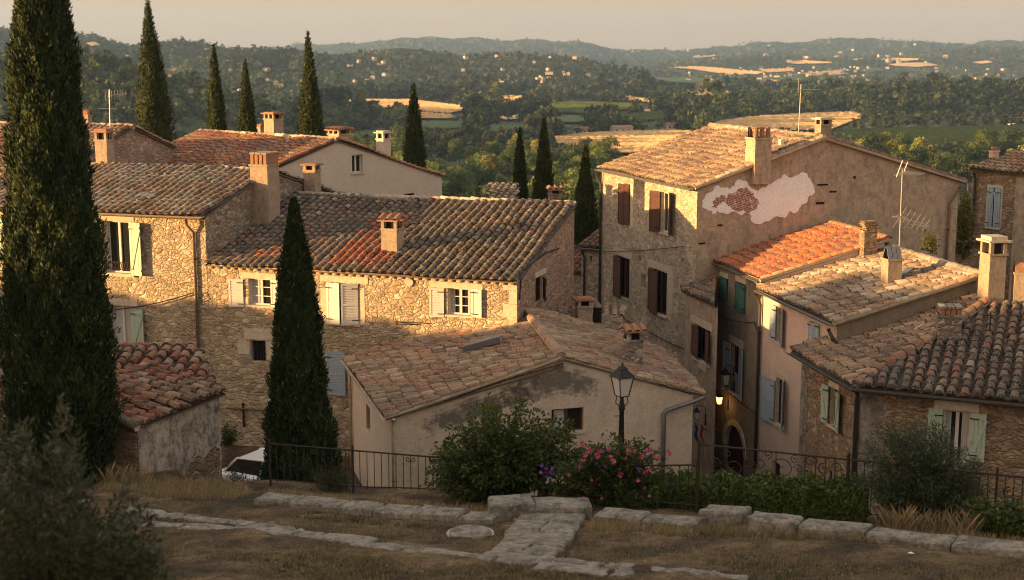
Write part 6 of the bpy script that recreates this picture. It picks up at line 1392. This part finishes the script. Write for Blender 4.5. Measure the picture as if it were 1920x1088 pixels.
# ---- white car
CR = thing('parked_car', 'white parked car partly hidden behind the second cypress and the left fence', 'car', pt(520, 905, 40.5) * 1.0); cz = -14.3; CR.location.z = cz; c = A3(pt(525, 880, 42)[0], 42.0, cz); th = R(-28); cu_ = A3(math.cos(th), math.sin(th), 0); cv_ = A3(-math.sin(th), math.cos(th), 0)
def cpt(x, y, z): return c + cu_ * x + cv_ * y + Z3 * z
sec = [(-2.05, .45, .80, .78), (-1.95, .35, .92, .84), (-1.3, .25, .98, .86), (0, .22, .98, .88), (1.0, .25, .96, .87), (1.75, .28, .86, .82), (2.05, .42, .70, .70)]
mb = MB(); ringsC = []
for x, zb, zt, w in sec:
    ringsC.append([cpt(x, y, z) for y, z in ((-w * .92, zb), (-w, (zb + zt) / 2), (-w * .97, zt - .08), (-w * .86, zt), (0, zt + .03), (w * .86, zt), (w * .97, zt - .08), (w, (zb + zt) / 2), (w * .92, zb))])
for a, b_ in zip(ringsC[:-1], ringsC[1:]):
    for i in range(8): mb.poly([a[i], a[i + 1], b_[i + 1], b_[i]])
mb.poly(ringsC[0]); mb.poly(ringsC[-1]); mb.build('body', 'car', CR, True)
cab = [(-1.75, .93, .74), (-1.25, 1.42, .60), (.15, 1.50, .60), (.55, 1.42, .60), (1.2, .95, .74)]; mb = MB(); T = [[cpt(x, -w, z), cpt(x, w, z)] for x, z, w in cab]
for i in (1, 2): mb.poly([T[i][0], T[i][1], T[i + 1][1], T[i + 1][0]])
for s_ in (0, 1):
    for (x0, z0, w0), (x1, z1, w1) in (((-1.75, .93, .74), (-1.25, 1.42, .6)), ((.55, 1.42, .6), (1.2, .95, .74))): sg = -1 if s_ == 0 else 1; mb.tube([cpt(x0, sg * w0, z0), cpt(x1, sg * w1, z1)], .045, 6)
    sg = -1 if s_ == 0 else 1; mb.tube([cpt(-.25, sg * .76, .95), cpt(-.2, sg * .6, 1.47)], .035, 5); mb.tube([cpt(-1.25, sg * .6, 1.42), cpt(.15, sg * .6, 1.49), cpt(.55, sg * .6, 1.42)], .04, 6)
mb.build('roof', 'car', CR); mb = MB(); mb.poly([T[0][0], T[0][1], T[1][1], T[1][0]]); mb.poly([T[3][0], T[3][1], T[4][1], T[4][0]])
for s_ in (0, 1): mb.poly([T[i][s_] for i in range(5)])
mb.build('window', 'glass', CR)
for x in (-1.3, 1.3):
    for s_ in (-1, 1):
        mb = MB(); mb.tube([cpt(x, s_ * .70, .32), cpt(x, s_ * .90, .32)], .32, 18); wh = mb.build('wheel', 'tyre', CR); mb = MB(); mb.tube([cpt(x, s_ * .89, .32), cpt(x, s_ * .912, .32)], .2, 14); mb.build('rim', 'alu', wh)
for s_ in (-1, 1):
    mb = MB(); mb.cbox(cpt(1.97, s_ * .58, .66), cu_ * .14, cv_ * .3, Z3 * .13); mb.build('headlight', 'frost', CR); mb = MB(); mb.cbox(cpt(-1.98, s_ * .66, .72), cu_ * .12, cv_ * .22, Z3 * .16); mb.build('tail_light', 'red_cloth' if 'red_cloth' in M else MATS['red_cloth'], CR)

# ---- television aerials and cables
def yagi(mb, c, d, e, n, L, w, r=.011, taper=.5):
    mb.tube([c - d * L / 2, c + d * L / 2], r * 1.2, 5)
    for i in range(n): q = c + d * L * (-.5 + (i + .5) / n); ww = w * (1 - taper * i / n) / 2; mb.tube([q - e * ww, q + e * ww], r * .8, 4)
def aerial(label, foot, top, arms):
    t_ = thing('tv_aerial', label, 'aerial', foot); mb = MB(); mb.tube([foot - Z3 * .4, top], .02, 6); mb.build('mast', 'alu', t_)
    for (c, d, e, n, L, w) in arms: mb = MB(); yagi(mb, c, unit(d), unit(e), n, L, w); mb.build('antenna', 'alu', t_)
    return t_
f0, t0 = pt(206, 236, 60.5), pt(205, 168, 60.5); aerial('many pronged television aerial on the roof behind the large cypress', f0, t0, [(pt(217, 178, 60.5), A3(1, .3, .12), A3(.25, -.5, .9), 8, 1.0, .62), (pt(201, 204, 60.5), A3(1, .2, 0), A3(.2, -1, .2), 2, .75, .35), (pt(204, 214, 60.5), A3(.3, -1, 0), A3(1, .3, .1), 1, .6, .3)])
f0, t0 = pt(1496, 264, 55), pt(1502, 158, 55); aerial('tall thin aerial on the roof of the big brown-shuttered house', f0, t0, [(pt(1516, 168, 55), A3(1, .2, -.02), A3(.1, -1, .1), 9, .98, .2), (pt(1497, 160, 55), A3(0, .1, 1), A3(1, 0, 0), 2, .6, .12)])
f0, t0 = pt(1686, 466, 45.8), pt(1692, 318, 45.8); aerial('big rooftop aerial with two stacked antennas before the brown gable', f0, t0, [(pt(1708, 326, 45.8), A3(1, .1, -.06), A3(.5, -.3, .22), 9, .85, .5), (pt(1692, 316, 45.8), A3(1, 0, .1), A3(.3, 0, .9), 2, .4, .6), (pt(1712, 415, 45.8), A3(1, .1, -.28), A3(.45, -.3, .9), 6, 1.2, .85), (pt(1728, 424, 45.8), A3(1, .1, -.2), A3(.8, .1, -.1), 3, .5, .5), (pt(1685, 407, 45.8), A3(1, 0, -.1), A3(.2, -1, .3), 2, .5, .4)])
def cable(label, pts, sag=0, r=.016):
    P = [np.asarray(p, float) for p in pts]; Q = []
    for a, b_ in zip(P[:-1], P[1:]):
        for k in range(12): s_ = k / 12; Q.append(a + (b_ - a) * s_ - Z3 * sag * 4 * s_ * (1 - s_))
    Q.append(P[-1]); mb = MB(); mb.tube(Q, r, 5); tag(mb.build('power_cable', 'cable', None), label, 'cable')
cable('black cable sagging across the green-shuttered facade', [WC.P(*WC.px(196, 581), .25), WC.P(*WC.px(366, 548), .12)], .12, .022)
cable('black cable strung across the tall pale stone facade', [WF.P(*WF.px(1136, 471), .1), WF.P(*WF.px(1285, 462), .08)], .06)
cable('black cable running down the lower stone facade to the alley', [WF.P(*WF.px(1142, 610), .06), WF.P(*WF.px(1146, 584), .06), WF.P(*WF.px(1262, 645), .06), WF.P(*WF.px(1288, 655), .06)], 0, .02)
cable('black cable hanging across the narrow tan facade', [WH.P(*WH.px(1344, 585), .06), WH.P(*WH.px(1375, 600), .08), WH.P(*WH.px(1418, 604), .06), WH.P(*WH.px(1422, 618), .06)], .04)
cable('sloping black cable from the lit lantern along the tan facade', [WH.P(*WH.px(1342, 735), .06), WH.P(*WH.px(1362, 730), .06), WH.P(*WH.px(1424, 778), .06)], .03)
cable('coil of black cable at the joint of the two golden houses', [WC.P(*WC.px(369, 552), .1), WC.P(*WC.px(380, 547), .12), WB.P(*WB.px(388, 560), .1), WC.P(*WC.px(374, 566), .1), WC.P(*WC.px(369, 552), .1)], .0, .016)

# ---- houses of the valley
def small_house(label, p, w, d, h, ang, wall, roofc, detail=True, name='cottage', group=None):
    ca, sa = math.cos(R(ang)), math.sin(R(ang)); u, v_ = A3(ca, sa, 0), A3(-sa, ca, 0); p = np.asarray(p, float); rz = w * .17
    t_ = thing(name, label, 'house', p, group); mb = MB(); c0 = [p - u * d / 2 - v_ * w / 2, p + u * d / 2 - v_ * w / 2, p + u * d / 2 + v_ * w / 2, p - u * d / 2 + v_ * w / 2]
    for a, b_ in ((0, 1), (1, 2), (2, 3), (3, 0)): mb.poly([c0[a] - Z3, c0[b_] - Z3, c0[b_] + Z3 * h, c0[a] + Z3 * h])
    for s_ in (-1, 1): e = p + u * s_ * d / 2 + Z3 * h; mb.poly([e - v_ * w / 2, e + v_ * w / 2, e + Z3 * rz])
    mb.build('wall', wall, t_); mb = MB(); mb.col = roofc
    for s_ in (-1, 1): a = p + v_ * s_ * (w / 2 + .4) + Z3 * (h - .1); r_ = p + Z3 * (h + rz + .05); o_ = u * (d / 2 + .35); mb.poly([a - o_, a + o_, r_ + o_, r_ - o_]); mb.poly([a - o_ - Z3 * .15, a + o_ - Z3 * .15, r_ + o_ - Z3 * .15, r_ - o_ - Z3 * .15])
    mb.build('roof', 'field', t_)
    if detail:
        for s_ in (-1, 1):
            for k in range(3):
                q = p + v_ * s_ * (w / 2 + .02) + u * d * (-.3 + .3 * k) + Z3 * h * .55; mb = MB(); mb.cbox(q, u * 1.0, v_ * .05, Z3 * 1.3); mb.build('window', 'dark', t_)
    return t_
def at_px(px, py): p = thit(px, py); return p
for px, py, w, d, h, ang, lab in ((925, 362, 7, 11, 4.5, -10, 'white cottage with a red roof among the trees below the village'), (1165, 250, 8, 14, 4, 10, 'low white farmhouse at the edge of the wheat field'), (1092, 252, 7, 9, 4, -20, 'small white shed house left of the wheat field'), (880, 218, 9, 14, 5, 0, 'pale farmhouse beside the far stubble strip'), (1690, 206, 10, 16, 6, 15, 'cream villa above the vineyard on the right'), (1625, 203, 10, 14, 5, -15, 'reddish roofed house at the wood edge right of the wheat'), (1668, 190, 9, 12, 5, 20, 'small villa deep in the right hand wood'), (1908, 236, 10, 14, 5, 25, 'white house with a brown roof at the right end of the vineyard'), (1845, 214, 9, 13, 5, 5, 'orange lit house among the right hand trees'), (1900, 203, 9, 13, 5, 10, 'house with a long tan roof at the right margin'), (1735, 312, 8, 10, 4, 10, 'pinkish house roof behind the brown gable'), (1126, 318, 5, 6, 3, 10, 'tiny shed in the wood beside the cypress gap'), (1040, 236, 8, 10, 4.5, 8, 'pale house half hidden below the green field'), (1262, 244, 7, 9, 4, 0, 'small flat cream barn at the right end of the wheat')):
    p = at_px(px, py)
    if p is not None: small_house(lab, p, w, d, h, ang, 'cream', rng.choice([(.30, .13, .07), (.36, .2, .12), (.26, .12, .08)]))
# specks of houses on the far hillsides: one mesh of each kind, copied
def speck_mesh(w, d, h):
    o = small_house('x', A3(0, 0, 0), w, d, h, 0, 'cream', (.33, .17, .1), False); ob = []
    vs, fs, mi, cc = [], [], [], []
    for ch in list(o.children):
        off = len(vs); vs += [tuple(v_.co) for v_ in ch.data.vertices]; fs += [tuple(i + off for i in p_.vertices) for p_ in ch.data.polygons]; mi += [1 if ch.name.startswith('roof') else 0] * len(ch.data.polygons); bpy.data.objects.remove(ch)
    bpy.data.objects.remove(o); mb = MB(); mb.v = vs; mb.f = fs; mb.m = mi; mb.c = [(.33, .17, .1)] * len(fs); o = mb.build('hill_house', ['cream', 'field']); me = o.data; bpy.data.objects.remove(o); return me
spk = [speck_mesh(9, 14, 5), speck_mesh(10, 11, 6.5), speck_mesh(8, 20, 5)]
def specks(n, x0, x1, y0, y1, label, grp, smin=.8, smax=1.25, bias=None):
    k = 0; tr = 0
    while k < n and tr < n * 8:
        tr += 1; x, y = rng.uniform(x0, x1), rng.uniform(y0, y1)
        if bias and rng.random() > bias(x, y): continue
        p = thit(x, y)
        if p is None: continue
        o = bpy.data.objects.new('hill_house', rng.choice(spk)); COL.objects.link(o); o.location = (p[0], p[1], p[2] + 2.2); s_ = rng.uniform(smin, smax); o.scale = (s_, s_, s_ * 1.15); o.rotation_euler = (0, 0, rng.uniform(0, 6.28)); tag(o, label, 'house', grp); k += 1
specks(38, 480, 1230, 105, 178, 'small pale house dotted among trees on the wooded middle hill', 'houses on the wooded middle hill', .32, .62)
specks(110, 1290, 1650, 128, 166, 'tiny white house of the sprawling town on the valley floor', 'houses of the valley town', .45, .85, lambda x, y: .3 + .7 * math.exp(-((x - 1530) / 130) ** 2))
specks(44, 1600, 1930, 130, 160, 'tiny pale house in the hazy plain at the right', 'houses of the hazy plain', .45, .85)
specks(26, 1180, 1900, 85, 122, 'far off pale house speck on the hazy ridge', 'houses on the far ridge', .8, 1.3)
specks(18, 140, 520, 70, 190, 'lone house on the dark hills at the left', 'houses on the left hills', .45, .7)

# ================================================================== AIR, SKY, SUN, CAMERA
mb = MB(); mb.obox(A3(-6500, -60, -62), A3(13000, 0, 0), A3(0, 10700, 0), Z3 * 400); hz_ = mb.build('haze', [], None)
m = bpy.data.materials.new('haze'); m.use_nodes = True; nt = m.node_tree; nt.nodes.remove(nt.nodes['Principled BSDF']); vp = nd(nt, 'ShaderNodeVolumePrincipled'); vp.inputs['Color'].default_value = (.42, .66, 1.0, 1); vp.inputs['Density'].default_value = .000078; vp.inputs['Anisotropy'].default_value = .15
nt.links.new(vp.outputs[0], nt.nodes['Material Output'].inputs['Volume']); hz_.data.materials.append(m); tag(hz_, 'thin evening haze lying over the valley', kind='stuff')

wd = bpy.data.worlds.new('World'); sc.world = wd; wd.use_nodes = True; nt = wd.node_tree; bg = nt.nodes['Background']
sky = nd(nt, 'ShaderNodeTexSky', sky_type='NISHITA'); sky.sun_disc = False; sky.sun_elevation = EL; sky.sun_rotation = math.atan2(SUN[0], SUN[1]); sky.altitude = 100; sky.air_density = 1.0; sky.dust_density = 4.0; sky.ozone_density = 1.0
hs = nd(nt, 'ShaderNodeHueSaturation'); hs.inputs['Saturation'].default_value = .6; nt.links.new(sky.outputs[0], hs.inputs['Color'])
warm = mix(nt, 1.0, hs.outputs[0], (.95, .66, .46), 'MULTIPLY')
tcw = nd(nt, 'ShaderNodeTexCoord'); sx = nd(nt, 'ShaderNodeSeparateXYZ'); nt.links.new(tcw.outputs['Generated'], sx.inputs[0])
air = ramp(nt, sx.outputs[2], [(0, (.82, .53, .315)), (.07, (.81, .535, .335)), (.26, (.88, .76, .66)), (1, (.74, .78, .84))])
air = mix(nt, 1.0, air, (3.15, 3.15, 3.15), 'MULTIPLY')
nt.links.new(mix(nt, .62, warm, air), bg.inputs['Color']); bg.inputs['Strength'].default_value = .15
sl = bpy.data.lights.new('sun', 'SUN'); sl.energy = 5.0; sl.angle = R(.5); sl.color = (1, .595, .235); so = bpy.data.objects.new('sun', sl); COL.objects.link(so)
so.rotation_euler = Vector((-SUN[0], -SUN[1], -SUN[2])).to_track_quat('-Z', 'Y').to_euler()

cam = bpy.data.cameras.new('camera'); co = bpy.data.objects.new('camera', cam); COL.objects.link(co); sc.camera = co
cam.sensor_width = 36; cam.lens = 36 * F / 1920; cam.clip_end = 40000; cam.clip_start = .1
co.location = (0, 0, 0); co.rotation_euler = (R(90) - PITCH, 0, 0)
cam.dof.use_dof = True; cam.dof.focus_distance = 46; cam.dof.aperture_fstop = cam.lens / 1000 / .036
sc.view_settings.view_transform = 'Standard'; sc.view_settings.look = 'None'; sc.view_settings.exposure = 1.5; sc.view_settings.gamma = 1
sc.cycles.filter_width = 1.05; sc.cycles.volume_bounces = 0; sc.cycles.max_bounces = 6; sc.cycles.transparent_max_bounces = 12
